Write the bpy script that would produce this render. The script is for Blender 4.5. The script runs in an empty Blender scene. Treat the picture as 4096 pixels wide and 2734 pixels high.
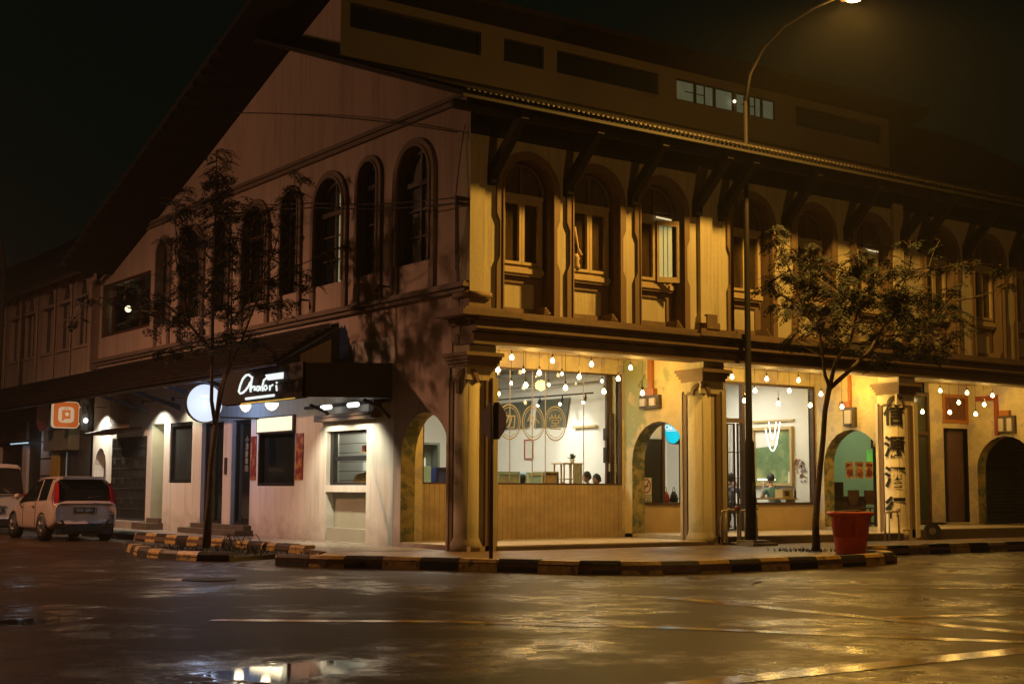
import bpy, bmesh, math, random
from mathutils import Vector, Matrix, noise
random.seed(7)
sc = bpy.context.scene
col = sc.collection
PI = math.pi
V = Vector

# ------------------------------------------------------------------ survey of the place
FOC, PIT, ROL, YAW = 5568.0, .104735, .0050195, .616654
_F = V((math.sin(YAW), math.cos(YAW), 0)); _R = V((math.cos(YAW), -math.sin(YAW), 0)); _U = V((0, 0, 1))
_F2 = _F*math.cos(PIT)+_U*math.sin(PIT); _U2 = -_F*math.sin(PIT)+_U*math.cos(PIT)
CR = _R*math.cos(ROL)+_U2*math.sin(ROL); CU = -_R*math.sin(ROL)+_U2*math.cos(ROL); CF = _F2
CAM = V((-13.81, -20.83, 1.25))

def at(px, py, axis, val):
    """surveyed point: where the sight line meets the plane axis = val"""
    d = CF*FOC+CR*(px-2048)-CU*(py-1367)
    k = 'xyz'.index(axis)
    return CAM+d*((val-CAM[k])/d[k])

# ------------------------------------------------------------------ object helpers
def tag(o, label=None, cat=None, group=None, kind=None):
    if label: o['label'] = label
    if cat: o['category'] = cat
    if group: o['group'] = group
    if kind: o['kind'] = kind
    return o

def empty(name, loc, label=None, cat=None, group=None, rz=0, kind=None):
    o = bpy.data.objects.new(name, None); col.objects.link(o)
    o.location = loc; o.rotation_euler = (0, 0, rz); o.empty_display_size = .2
    bpy.context.view_layer.update()
    return tag(o, label, cat, group, kind)

def attach(o, parent):
    if parent is not None:
        o.parent = parent
        o.matrix_parent_inverse = wm(parent).inverted()

def wm(o):
    m = o.matrix_basis.copy()
    if o.parent is not None:
        m = wm(o.parent) @ o.matrix_parent_inverse @ m
    return m

class MB:
    """collects shapes in world coordinates, then links them as ONE mesh object"""
    def __init__(s): s.v = []; s.f = []; s.m = []; s.sm = []
    def add(s, vs, fs, mi=0, smooth=False):
        b = len(s.v); s.v += [tuple(p) for p in vs]
        s.f += [tuple(b+i for i in f) for f in fs]; s.m += [mi]*len(fs); s.sm += [smooth]*len(fs)
        return s
    def box(s, x0, x1, y0, y1, z0, z1, mi=0):
        vs = [(x, y, z) for z in (z0, z1) for y in (y0, y1) for x in (x0, x1)]
        return s.add(vs, [(0, 2, 3, 1), (4, 5, 7, 6), (0, 1, 5, 4), (2, 6, 7, 3), (0, 4, 6, 2), (1, 3, 7, 5)], mi)
    def fbox(s, f, u0, u1, z0, z1, w0, w1, mi=0):
        vs = [f(u, z, w) for w in (w0, w1) for z in (z0, z1) for u in (u0, u1)]
        return s.add(vs, [(0, 2, 3, 1), (4, 5, 7, 6), (0, 1, 5, 4), (2, 6, 7, 3), (0, 4, 6, 2), (1, 3, 7, 5)], mi)
    def quad(s, a, b, c, d, mi=0): return s.add([a, b, c, d], [(0, 1, 2, 3)], mi)
    def poly(s, pts, mi=0): return s.add(pts, [tuple(range(len(pts)))], mi)
    def prism(s, pts, off, mi=0):
        n = len(pts); off = V(off)
        vs = [V(p) for p in pts]+[V(p)+off for p in pts]
        fs = [tuple(range(n))[::-1], tuple(range(n, 2*n))]+[(i, (i+1) % n, n+(i+1) % n, n+i) for i in range(n)]
        return s.add(vs, fs, mi)
    def tube(s, path, r, n=8, mi=0, smooth=True, cap=True):
        path = [V(p) for p in path]
        if not hasattr(r, '__len__'): r = [r]*len(path)
        vs = []; prev = None
        for i, p in enumerate(path):
            t = (path[min(i+1, len(path)-1)]-path[max(i-1, 0)])
            t = t.normalized() if t.length > 1e-9 else V((0, 0, 1))
            a = t.orthogonal().normalized() if prev is None else (prev-t*prev.dot(t)).normalized()
            if a.length < .5: a = t.orthogonal().normalized()
            prev = a; b = t.cross(a)
            vs += [p+(a*math.cos(2*PI*k/n)+b*math.sin(2*PI*k/n))*r[i] for k in range(n)]
        fs = [(i*n+k, i*n+(k+1) % n, (i+1)*n+(k+1) % n, (i+1)*n+k) for i in range(len(path)-1) for k in range(n)]
        if cap: fs += [tuple(range(n))[::-1], tuple((len(path)-1)*n+k for k in range(n))]
        return s.add(vs, fs, mi, smooth)
    def lathe(s, c, prof, n=16, mi=0, smooth=True, sx=1, sy=1, wob=None):
        c = V(c); vs = []
        for (r, z) in prof:
            for k in range(n):
                a = 2*PI*k/n; q = r*(1+(wob(a, z) if wob else 0))
                vs.append(c+V((math.cos(a)*q*sx, math.sin(a)*q*sy, z)))
        m = len(prof)
        fs = [(i*n+k, i*n+(k+1) % n, (i+1)*n+(k+1) % n, (i+1)*n+k) for i in range(m-1) for k in range(n)]
        fs += [tuple(range(n))[::-1], tuple((m-1)*n+k for k in range(n))]
        return s.add(vs, fs, mi, smooth)
    def ball(s, c, r, n=10, mi=0, sx=1, sy=1, sz=1):
        m = n//2+1
        return s.lathe(c, [(max(r*math.sin(PI*i/m), 1e-4), -r*sz*math.cos(PI*i/m)) for i in range(m+1)], n, mi, True, sx, sy)
    def disc(s, c, nrm, r, t=.02, n=24, mi=0):
        c = V(c); nrm = V(nrm).normalized(); a = V((0, 0, 1)).cross(nrm); a = a.normalized() if a.length > .1 else V((1, 0, 0)); b = nrm.cross(a)
        return s.prism([c+(a*math.cos(2*PI*k/n)+b*math.sin(2*PI*k/n))*r for k in range(n)], nrm*t, mi)
    def build(s, name, mats, parent=None, label=None, cat=None, group=None, kind=None, bevel=0):
        me = bpy.data.meshes.new(name); me.from_pydata(s.v, [], s.f)
        if not isinstance(mats, (list, tuple)): mats = [mats]
        for m in mats: me.materials.append(m)
        me.polygons.foreach_set('material_index', s.m); me.polygons.foreach_set('use_smooth', s.sm)
        me.update()
        if bevel:
            bm = bmesh.new(); bm.from_mesh(me)
            bmesh.ops.bevel(bm, geom=[e for e in bm.edges if len(e.link_faces) == 2 and e.calc_face_angle(0) > .6], offset=bevel, segments=2, affect='EDGES', clamp_overlap=True)
            bm.to_mesh(me); bm.free()
        o = bpy.data.objects.new(name, me); col.objects.link(o)
        attach(o, parent)
        return tag(o, label, cat, group, kind)

def FR(u, z, w): return (u, w, z)          # a wall facing the main street (plane y = w)
def LF(u, z, w): return (w, u, z)          # a wall facing the side street (plane x = w)

def arch_pts(c, hw, zs, ry, n=12):
    return [(c-hw*math.cos(PI*i/n), zs+ry*math.sin(PI*i/n)) for i in range(n+1)]

def wall(mb, f, u0, u1, z0, z1, ops, depth, w=0, both=False, mi=0, mr=None):
    """wall sheet with openings (c, hw, zb, zs, ry) ry=0: flat head; their reveals go in by depth"""
    cur = u0; mr = mi if mr is None else mr
    ws = (w, w+depth) if both else (w,)
    def q(a, b, c, d):
        if a < b and c < d:
            for k in ws: mb.quad(f(a, c, k), f(b, c, k), f(b, d, k), f(a, d, k), mi)
    for (c, hw, zb, zs, ry) in sorted(ops):
        q(cur, c-hw, z0, z1); q(c-hw, c+hw, z0, zb)
        head = arch_pts(c, hw, zs, ry) if ry else [(c-hw, zs), (c+hw, zs)]
        for (a, b) in zip(head, head[1:]):
            for k in ws: mb.quad(f(a[0], a[1], k), f(b[0], b[1], k), f(b[0], z1, k), f(a[0], z1, k), mi)
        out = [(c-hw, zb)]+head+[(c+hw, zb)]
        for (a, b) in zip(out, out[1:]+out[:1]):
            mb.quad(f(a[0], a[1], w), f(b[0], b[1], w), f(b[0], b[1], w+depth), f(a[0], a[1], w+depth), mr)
        cur = c+hw
    q(cur, u1, z0, z1)

def band(mb, f, inner, outer, w0, w1, mi=0, closed=False):
    n = len(inner)
    for i in range(n if closed else n-1):
        j = (i+1) % n
        a, b, c, d = inner[i], inner[j], outer[j], outer[i]
        mb.quad(f(*a, w0), f(*b, w0), f(*c, w0), f(*d, w0), mi)
        mb.quad(f(*a, w0), f(*b, w0), f(*b, w1), f(*a, w1), mi)
        mb.quad(f(*d, w0), f(*c, w0), f(*c, w1), f(*d, w1), mi)
    if not closed:
        for k in (0, n-1): mb.quad(f(*inner[k], w0), f(*outer[k], w0), f(*outer[k], w1), f(*inner[k], w1), mi)

def frame(mb, f, u0, u1, z0, z1, t, w0, w1, mi=0):
    band(mb, f, [(u0+t, z0+t), (u1-t, z0+t), (u1-t, z1-t), (u0+t, z1-t)], [(u0, z0), (u1, z0), (u1, z1), (u0, z1)], w0, w1, mi, True)

def glyphs(name, body, size, mat, origin, right, up, parent=None, bold=0, ext=.004, align='CENTER', wrap=None, label=None):
    """lettering as a mesh; origin, right and up place it in the world"""
    cu = bpy.data.curves.new(name, 'FONT'); cu.body = body; cu.size = size; cu.align_x = align; cu.align_y = 'CENTER'
    cu.offset = bold; cu.extrude = ext; cu.resolution_u = 4
    tmp = bpy.data.objects.new(name, cu); col.objects.link(tmp)
    dg = bpy.context.evaluated_depsgraph_get(); dg.update()
    me = bpy.data.meshes.new_from_object(tmp.evaluated_get(dg))
    bpy.data.objects.remove(tmp)
    right = V(right).normalized(); up = V(up).normalized(); n = right.cross(up); o0 = V(origin)
    if wrap:
        bm = bmesh.new(); bm.from_mesh(me); bmesh.ops.triangulate(bm, faces=bm.faces)
        for _ in range(3): bmesh.ops.subdivide_edges(bm, edges=[e for e in bm.edges if e.calc_length() > .05], cuts=1)
        bmesh.ops.triangulate(bm, faces=bm.faces); bm.to_mesh(me); bm.free()
    for v in me.vertices:
        c = v.co
        if wrap: v.co = wrap(c)
        else: v.co = o0+right*c.x+up*c.y+n*c.z
    me.materials.clear(); me.materials.append(mat)
    o = bpy.data.objects.new(name, me); col.objects.link(o); attach(o, parent)
    return tag(o, label)

def copy_tree(o, delta, parent=None, label=None):
    """copy a thing with its parts, shifted by delta"""
    c = o.copy(); col.objects.link(c)
    if parent is None: c.location = o.location+V(delta)
    else: c.parent = parent
    for ch in o.children: copy_tree(ch, delta, c)
    if label: c['label'] = label
    return c

# ------------------------------------------------------------------ materials
def mk(name, colr, rough=.7, metal=0., vary=0., vs=1.2, col2=None, c2scale=1., c2thr=(.5, .6), bump=0., bs=40., emit=0., ecol=None, alpha=1., spec=.5, coat=0., rv=0., streak=False, grime=0.):
    m = bpy.data.materials.new(name); m.use_nodes = True
    nt = m.node_tree; N = nt.nodes; L = nt.links; p = N['Principled BSDF']
    p.inputs['Base Color'].default_value = (*colr, 1); p.inputs['Roughness'].default_value = rough
    p.inputs['Metallic'].default_value = metal; p.inputs['Specular IOR Level'].default_value = spec
    p.inputs['Coat Weight'].default_value = coat
    g = None
    if vary or col2 or bump or rv:
        g = N.new('ShaderNodeNewGeometry'); pos = g.outputs['Position']
        if streak:
            mp = N.new('ShaderNodeMapping'); mp.inputs['Scale'].default_value = (1, 1, .22); L.new(pos, mp.inputs[0]); pos = mp.outputs[0]
    src = None
    if vary:
        n = N.new('ShaderNodeTexNoise'); n.inputs['Scale'].default_value = vs; n.inputs['Detail'].default_value = 8; n.inputs['Roughness'].default_value = .65
        L.new(pos, n.inputs[0])
        mr = N.new('ShaderNodeMapRange'); mr.inputs[1].default_value = .3; mr.inputs[2].default_value = .7; mr.inputs[3].default_value = 1-vary; mr.inputs[4].default_value = 1+vary*.6
        L.new(n.outputs[0], mr.inputs[0])
        mx = N.new('ShaderNodeVectorMath'); mx.operation = 'SCALE'; mx.inputs[0].default_value = colr
        L.new(mr.outputs[0], mx.inputs['Scale']); src = mx.outputs[0]
    if col2:
        n2 = N.new('ShaderNodeTexNoise'); n2.inputs['Scale'].default_value = c2scale; n2.inputs['Detail'].default_value = 6; n2.inputs['Roughness'].default_value = .6
        L.new(pos, n2.inputs[0])
        r2 = N.new('ShaderNodeMapRange'); r2.inputs[1].default_value, r2.inputs[2].default_value = c2thr; L.new(n2.outputs[0], r2.inputs[0])
        mi = N.new('ShaderNodeMix'); mi.data_type = 'RGBA'
        L.new(r2.outputs[0], mi.inputs[0])
        if src: L.new(src, mi.inputs[6])
        else: mi.inputs[6].default_value = (*colr, 1)
        mi.inputs[7].default_value = (*col2, 1); src = mi.outputs[2]
    if grime and src:      # splash dirt along the foot of the wall and thin rain streaks
        sp = N.new('ShaderNodeSeparateXYZ'); L.new(g.outputs['Position'], sp.inputs[0])
        n5 = N.new('ShaderNodeTexNoise'); n5.inputs['Scale'].default_value = 3; n5.inputs['Detail'].default_value = 7; L.new(g.outputs['Position'], n5.inputs[0])
        ad = N.new('ShaderNodeMath'); ad.operation = 'MULTIPLY_ADD'; ad.inputs[1].default_value = 1.3; L.new(n5.outputs[0], ad.inputs[0]); L.new(sp.outputs[2], ad.inputs[2])
        r5 = N.new('ShaderNodeMapRange'); r5.inputs[1].default_value = .65; r5.inputs[2].default_value = 1.35; r5.inputs[3].default_value = grime; r5.inputs[4].default_value = 0; L.new(ad.outputs[0], r5.inputs[0])
        mp2 = N.new('ShaderNodeMapping'); mp2.inputs['Scale'].default_value = (7, 7, .3); L.new(g.outputs['Position'], mp2.inputs[0])
        n6 = N.new('ShaderNodeTexNoise'); n6.inputs['Scale'].default_value = 1; n6.inputs['Detail'].default_value = 5; n6.inputs['Roughness'].default_value = .7; L.new(mp2.outputs[0], n6.inputs[0])
        r6 = N.new('ShaderNodeMapRange'); r6.inputs[1].default_value = .5; r6.inputs[2].default_value = .72; r6.inputs[3].default_value = 0; r6.inputs[4].default_value = grime*.75; L.new(n6.outputs[0], r6.inputs[0])
        mxx = N.new('ShaderNodeMath'); mxx.operation = 'MAXIMUM'; L.new(r5.outputs[0], mxx.inputs[0]); L.new(r6.outputs[0], mxx.inputs[1])
        m6 = N.new('ShaderNodeMix'); m6.data_type = 'RGBA'; L.new(mxx.outputs[0], m6.inputs[0]); L.new(src, m6.inputs[6]); m6.inputs[7].default_value = (colr[0]*.32, colr[1]*.28, colr[2]*.25, 1); src = m6.outputs[2]
    if src: L.new(src, p.inputs['Base Color'])
    if rv:
        n3 = N.new('ShaderNodeTexNoise'); n3.inputs['Scale'].default_value = 3; n3.inputs['Detail'].default_value = 5; L.new(pos, n3.inputs[0])
        r3 = N.new('ShaderNodeMapRange'); r3.inputs[3].default_value = max(0, rough-rv); r3.inputs[4].default_value = rough+rv; L.new(n3.outputs[0], r3.inputs[0]); L.new(r3.outputs[0], p.inputs['Roughness'])
    if bump:
        n4 = N.new('ShaderNodeTexNoise'); n4.inputs['Scale'].default_value = bs; n4.inputs['Detail'].default_value = 4; L.new(g.outputs['Position'], n4.inputs[0])
        b = N.new('ShaderNodeBump'); b.inputs['Strength'].default_value = bump; b.inputs['Distance'].default_value = .02
        L.new(n4.outputs[0], b.inputs['Height']); L.new(b.outputs[0], p.inputs['Normal'])
    if emit:
        p.inputs['Emission Color'].default_value = (*(ecol or colr), 1); p.inputs['Emission Strength'].default_value = emit
    return m

def glassmat(name, tint=(.9, .95, .93), rough=.02, refl=.12):
    m = bpy.data.materials.new(name); m.use_nodes = True; nt = m.node_tree; N = nt.nodes; L = nt.links
    N.remove(N['Principled BSDF']); out = N['Material Output']
    t = N.new('ShaderNodeBsdfTransparent'); t.inputs[0].default_value = (*tint, 1)
    g = N.new('ShaderNodeBsdfGlossy'); g.inputs['Roughness'].default_value = rough
    fr = N.new('ShaderNodeLayerWeight'); fr.inputs[0].default_value = .5      # same from either side of the pane
    pw = N.new('ShaderNodeMath'); pw.operation = 'POWER'; pw.inputs[1].default_value = 4; L.new(fr.outputs[1], pw.inputs[0])
    ma = N.new('ShaderNodeMath'); ma.operation = 'MULTIPLY_ADD'; ma.inputs[1].default_value = .8; ma.inputs[2].default_value = .05; ma.use_clamp = True
    mx = N.new('ShaderNodeMixShader'); L.new(pw.outputs[0], ma.inputs[0]); L.new(ma.outputs[0], mx.inputs[0]); L.new(t.outputs[0], mx.inputs[1]); L.new(g.outputs[0], mx.inputs[2]); L.new(mx.outputs[0], out.inputs[0])
    return m

DENOISE = True
M = {}
M['plaster'] = mk('cream_plaster', (.50, .46, .31), .85, vary=.2, vs=1.1, bump=.25, bs=14, streak=True, grime=.75, col2=(.3, .24, .17), c2scale=1.6, c2thr=(.62, .78))
M['pink'] = mk('side_wall_plaster', (.46, .36, .30), .85, vary=.2, vs=.8, bump=.25, bs=14, streak=True, grime=.6, col2=(.27, .2, .16), c2scale=1.3, c2thr=(.6, .8))
M['white'] = mk('white_wall_paint', (.62, .58, .52), .7, vary=.1, vs=.9, bump=.15, bs=20, streak=True, grime=.6, col2=(.4, .33, .28), c2scale=1.7, c2thr=(.64, .85))
M['trim'] = mk('painted_trim', (.19, .13, .08), .7, vary=.22, vs=2.5, bump=.2, bs=20, streak=True)
M['trimside'] = mk('side_painted_trim', (.17, .125, .10), .7, vary=.2, vs=2.5, bump=.2, bs=20)
M['corn'] = mk('cornice_paint', (.16, .11, .07), .7, vary=.3, vs=2.2, bump=.25, bs=16, streak=True)
M['dirty'] = mk('peeling_party_wall', (.6, .5, .28), .9, vary=.22, vs=2, bump=.5, bs=9, col2=(.33, .36, .2), c2scale=.9, c2thr=(.5, .54))
M['dirty2'] = mk('mottled_party_wall', (.6, .51, .29), .9, vary=.25, vs=3, bump=.5, bs=9, col2=(.42, .35, .3), c2scale=1.5, c2thr=(.5, .56))
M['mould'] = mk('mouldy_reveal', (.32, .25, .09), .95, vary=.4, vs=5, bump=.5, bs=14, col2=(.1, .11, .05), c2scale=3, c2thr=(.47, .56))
M['ochre'] = mk('ochre_painted_wall', (.5, .36, .18), .7, vary=.12, vs=2, bump=.1)
M['wood'] = mk('timber_boards', (.43, .32, .17), .6, vary=.22, vs=4, bump=.2, bs=30)
M['darkwood'] = mk('dark_brown_wood', (.07, .035, .02), .5, vary=.3, vs=3)
M['pillarwhite'] = mk('whitewashed_pillar', (.72, .66, .5), .8, vary=.15, vs=2, bump=.2, bs=14)
M['armblack'] = mk('dark_painted_arm', (.008, .006, .005), .8)
M['casement'] = mk('cream_window_paint', (.46, .37, .22), .6, vary=.15, vs=4)
M['louver'] = mk('faded_brown_louvre', (.12, .085, .05), .7, vary=.3, vs=5)
M['blackmetal'] = mk('black_painted_metal', (.012, .012, .012), .45, vary=.2, vs=6)
M['brace'] = mk('black_timber_brace', (.004, .005, .004), .8)
M['canopyblack'] = mk('black_awning_cloth', (.012, .009, .008), .75, vary=.3, vs=3)
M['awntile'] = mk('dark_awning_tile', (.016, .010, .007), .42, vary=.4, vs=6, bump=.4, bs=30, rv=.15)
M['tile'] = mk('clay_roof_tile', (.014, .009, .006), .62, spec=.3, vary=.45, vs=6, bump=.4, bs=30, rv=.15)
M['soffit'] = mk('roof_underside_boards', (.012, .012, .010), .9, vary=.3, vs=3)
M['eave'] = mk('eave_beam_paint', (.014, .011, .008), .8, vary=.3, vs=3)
M['grey'] = mk('grey_upper_wall', (.13, .11, .08), .85, vary=.15, vs=.7, bump=.2, bs=14)
M['blackglass'] = mk('dark_window_glass', (.012, .016, .015), .12, vary=.2, vs=2, coat=.3)
M['greyglass'] = mk('dusty_window_glass', (.035, .04, .04), .3, vary=.3, vs=2)
M['curtglass'] = mk('curtained_glass', (.055, .036, .018), .22, vary=.6, vs=5, streak=True, coat=.3)
M['glass'] = glassmat('shop_glass')
M['innerwhite'] = mk('interior_white_wall', (.72, .71, .68), .8, vary=.04, vs=1)
M['innergrey'] = mk('interior_ceiling', (.30, .27, .25), .85, vary=.3, vs=2)
M['tilewall'] = mk('white_tiled_wall', (.66, .68, .66), .25)
M['boardgreen'] = mk('dark_green_board', (.09, .105, .085), .6, vary=.2, vs=4)
M['logo'] = mk('frosted_glass_print', (.36, .34, .27), .8)
M['floorwalk'] = mk('worn_walkway_tiles', (.42, .36, .26), .35, vary=.2, vs=3, rv=.12, bump=.1)
M['step'] = mk('dark_step_concrete', (.10, .075, .05), .8, vary=.3, vs=4)
M['concrete'] = mk('grey_concrete', (.3, .27, .22), .8, vary=.25, vs=3, bump=.3)
M['red'] = mk('red_plastic', (.5, .06, .014), .5, vary=.35, vs=5, streak=True, bump=.25, bs=12, col2=(.14, .03, .015), c2scale=5, c2thr=(.52, .7))
M['redsign'] = mk('red_sign_paint', (.35, .03, .03), .5)
M['signgrey'] = mk('sign_back_grey', (.10, .08, .065), .6, vary=.2, vs=5)
M['steel'] = mk('galvanised_pole', (.035, .025, .02), .7, metal=0, vary=.3, vs=4)
M['orange'] = mk('orange_conduit', (.34, .13, .025), .5)
M['pipe'] = mk('grey_water_pipe', (.35, .3, .22), .5, vary=.2)
M['brassred'] = mk('red_hydrant_valve', (.24, .05, .025), .5)
M['meter'] = mk('meter_case', (.08, .06, .045), .5)
M['metercover'] = mk('meter_window', (.5, .46, .4), .3)
M['black'] = mk('matte_black', (.01, .01, .01), .6)
M['ink'] = mk('black_brush_ink', (.012, .008, .006), .7)
M['rubber'] = mk('black_rubber', (.012, .012, .012), .7)
M['bark'] = mk('grey_brown_bark', (.09, .06, .04), .9, vary=.35, vs=9, bump=.6, bs=50)
M['bark2'] = mk('pale_brown_bark', (.13, .09, .055), .9, vary=.35, vs=9, bump=.6, bs=50)
M['leaf'] = mk('dark_green_leaflets', (.015, .024, .009), .8, vary=.5, vs=4)
M['leaf2'] = mk('olive_green_leaflets', (.010, .016, .005), .8, vary=.5, vs=4)
M['cable'] = mk('black_cable', (.01, .01, .01), .6)
M['soil'] = mk('dark_soil', (.035, .028, .02), .9, vary=.5, vs=7, bump=.9, bs=30)
M['kyellow'] = mk('kerb_yellow_paint', (.48, .32, .09), .5, vary=.4, vs=7, bump=.4, bs=22, rv=.15, col2=(.10, .075, .045), c2scale=6, c2thr=(.55, .66))
M['kblack'] = mk('kerb_black_paint', (.015, .014, .012), .55, vary=.4, vs=6, bump=.4, bs=22, col2=(.09, .07, .045), c2scale=7, c2thr=(.6, .7))
M['pearl'] = mk('pearl_white_car_paint', (.36, .30, .25), .28, coat=.6, vary=.05)
M['van'] = mk('silver_car_paint', (.4, .38, .34), .3, coat=.5)
M['carglass'] = mk('tinted_car_glass', (.006, .007, .007), .08, spec=.35)
M['taillight'] = mk('red_tail_lamp', (.3, .008, .01), .15, coat=.6)
M['platewhite'] = mk('plate_lettering', (.5, .5, .5), .5)
M['rim'] = mk('alloy_wheel', (.25, .25, .25), .35, metal=.8)
M['skin'] = mk('skin', (.42, .24, .16), .55); M['hair'] = mk('black_hair', (.008, .008, .01), .45)
M['shirtwhite'] = mk('white_shirt', (.68, .68, .66), .8); M['shirtteal'] = mk('teal_shirt', (.12, .24, .24), .8, vary=.15, vs=8)
M['shirtdark'] = mk('dark_green_shirt', (.02, .03, .025), .8); M['shirtblue'] = mk('blue_patterned_shirt', (.03, .05, .16), .8, col2=(.5, .5, .55), c2scale=14, c2thr=(.52, .56))
M['trouser'] = mk('dark_trousers', (.03, .03, .04), .8)
M['posterpaper'] = mk('menu_poster_print', (.5, .38, .22), .6, col2=(.3, .16, .07), c2scale=7, c2thr=(.48, .54), vary=.3, vs=11)
M['posterred'] = mk('red_food_poster', (.2, .025, .02), .5, col2=(.42, .18, .05), c2scale=6, c2thr=(.5, .58), vary=.4, vs=12)
M['paper'] = mk('white_paper', (.6, .58, .5), .7)
M['greenwall'] = mk('green_interior_wall', (.33, .42, .25), .8, vary=.08)
M['framewood'] = mk('pale_wood_frame', (.45, .33, .15), .6)
M['shutter'] = mk('roller_shutter_steel', (.06, .055, .045), .5, metal=.4, vary=.3, vs=4)
M['grill'] = mk('iron_grille', (.02, .018, .015), .6)
M['neonwhite'] = mk('white_neon', (1, 1, 1), .5, emit=3.2, ecol=(1, .97, .85))
M['signwhite'] = mk('lit_white_lettering', (.1, .1, .1), .5, emit=1.0, ecol=(.93, 1, .98))
M['discwhite'] = mk('lit_round_sign_face', (.1, .1, .1), .5, emit=.9, ecol=(.74, .84, 1))
M['disccyan'] = mk('lit_cyan_sign_face', (.0, .5, .6), .5, emit=.6, ecol=(.0, .52, .68))
M['menulit'] = mk('lit_menu_panel', (.1, .1, .1), .5, emit=1.25, ecol=(1, .86, .55))
M['orangelit'] = mk('lit_orange_sign_face', (.1, .03, .01), .5, emit=.36, ecol=(1, .2, .03))
M['orangecream'] = mk('lit_sign_cream', (.1, .08, .05), .5, emit=.42, ecol=(1, .72, .42))
M['tubewhite'] = mk('fluorescent_tube', (1, 1, 1), .5, emit=2.2, ecol=(1, 1, .95))
M['greenlit'] = mk('lit_green_panel', (.2, .6, .1), .5, emit=.38, ecol=(.2, .75, .12))
M['clerelit'] = mk('dim_lit_ceiling', (.3, .4, .35), .7, emit=.05, ecol=(.5, .8, .55), vary=.3, vs=3)
M['winlit'] = mk('lit_curtained_room', (.5, .5, .3), .7, emit=.22, ecol=(.75, .75, .45))
M['palelit'] = mk('lit_room_behind_bars', (.5, .6, .4), .7, emit=.17, ecol=(.65, .85, .5))
M['bulb'] = mk('glowing_bulb_glass', (1, .9, .7), .3, emit=26, ecol=(1, .72, .32))
M['lampglow'] = mk('sodium_lamp_lens', (1, .8, .5), .3, emit=260, ecol=(1, .6, .22))
M['halflamp'] = mk('glowing_globe', (1, .8, .5), .3, emit=2.6, ecol=(1, .8, .5))
M['spot'] = mk('spot_lens', (1, 1, 1), .3, emit=12, ecol=(1, .97, .85))
M['curtain'] = mk('drawn_curtain', (.10, .07, .04), .9, vary=.3, vs=5)
M['plantgreen'] = mk('pot_plant_leaf', (.06, .09, .05), .6)
M['applblue'] = mk('light_blue_plastic', (.38, .6, .75), .4); M['navy'] = mk('navy_box', (.03, .04, .22), .6)
M['applgrey'] = mk('brushed_oven_steel', (.36, .35, .28), .4, metal=.1, vary=.3, vs=9); M['applbrown'] = mk('brown_glass_case', (.45, .3, .15), .4, vary=.3, vs=8)
M['cloth'] = mk('grey_hanging_cloth', (.42, .42, .38), .9, vary=.25, vs=9)

# wave-board grooves for timber front
def grooved(m, scale, axis='x'):
    nt = m.node_tree; N = nt.nodes; L = nt.links; p = N['Principled BSDF']
    g = N.new('ShaderNodeNewGeometry'); s = N.new('ShaderNodeSeparateXYZ'); L.new(g.outputs['Position'], s.inputs[0])
    a = N.new('ShaderNodeMath'); a.operation = 'MULTIPLY'; a.inputs[1].default_value = scale; L.new(s.outputs['xyz'.index(axis)], a.inputs[0])
    b = N.new('ShaderNodeMath'); b.operation = 'FRACT'; L.new(a.outputs[0], b.inputs[0])
    c = N.new('ShaderNodeMath'); c.operation = 'LESS_THAN'; c.inputs[1].default_value = .07; L.new(b.outputs[0], c.inputs[0])
    old = p.inputs['Base Color'].links[0].from_socket if p.inputs['Base Color'].links else None
    mx = N.new('ShaderNodeMix'); mx.data_type = 'RGBA'; L.new(c.outputs[0], mx.inputs[0])
    if old: L.new(old, mx.inputs[6])
    else: mx.inputs[6].default_value = p.inputs['Base Color'].default_value
    mx.inputs[7].default_value = (.12, .08, .04, 1); L.new(mx.outputs[2], p.inputs['Base Color'])
grooved(M['wood'], 8.5)
grooved(M['tilewall'], 5, 'z')

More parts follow.
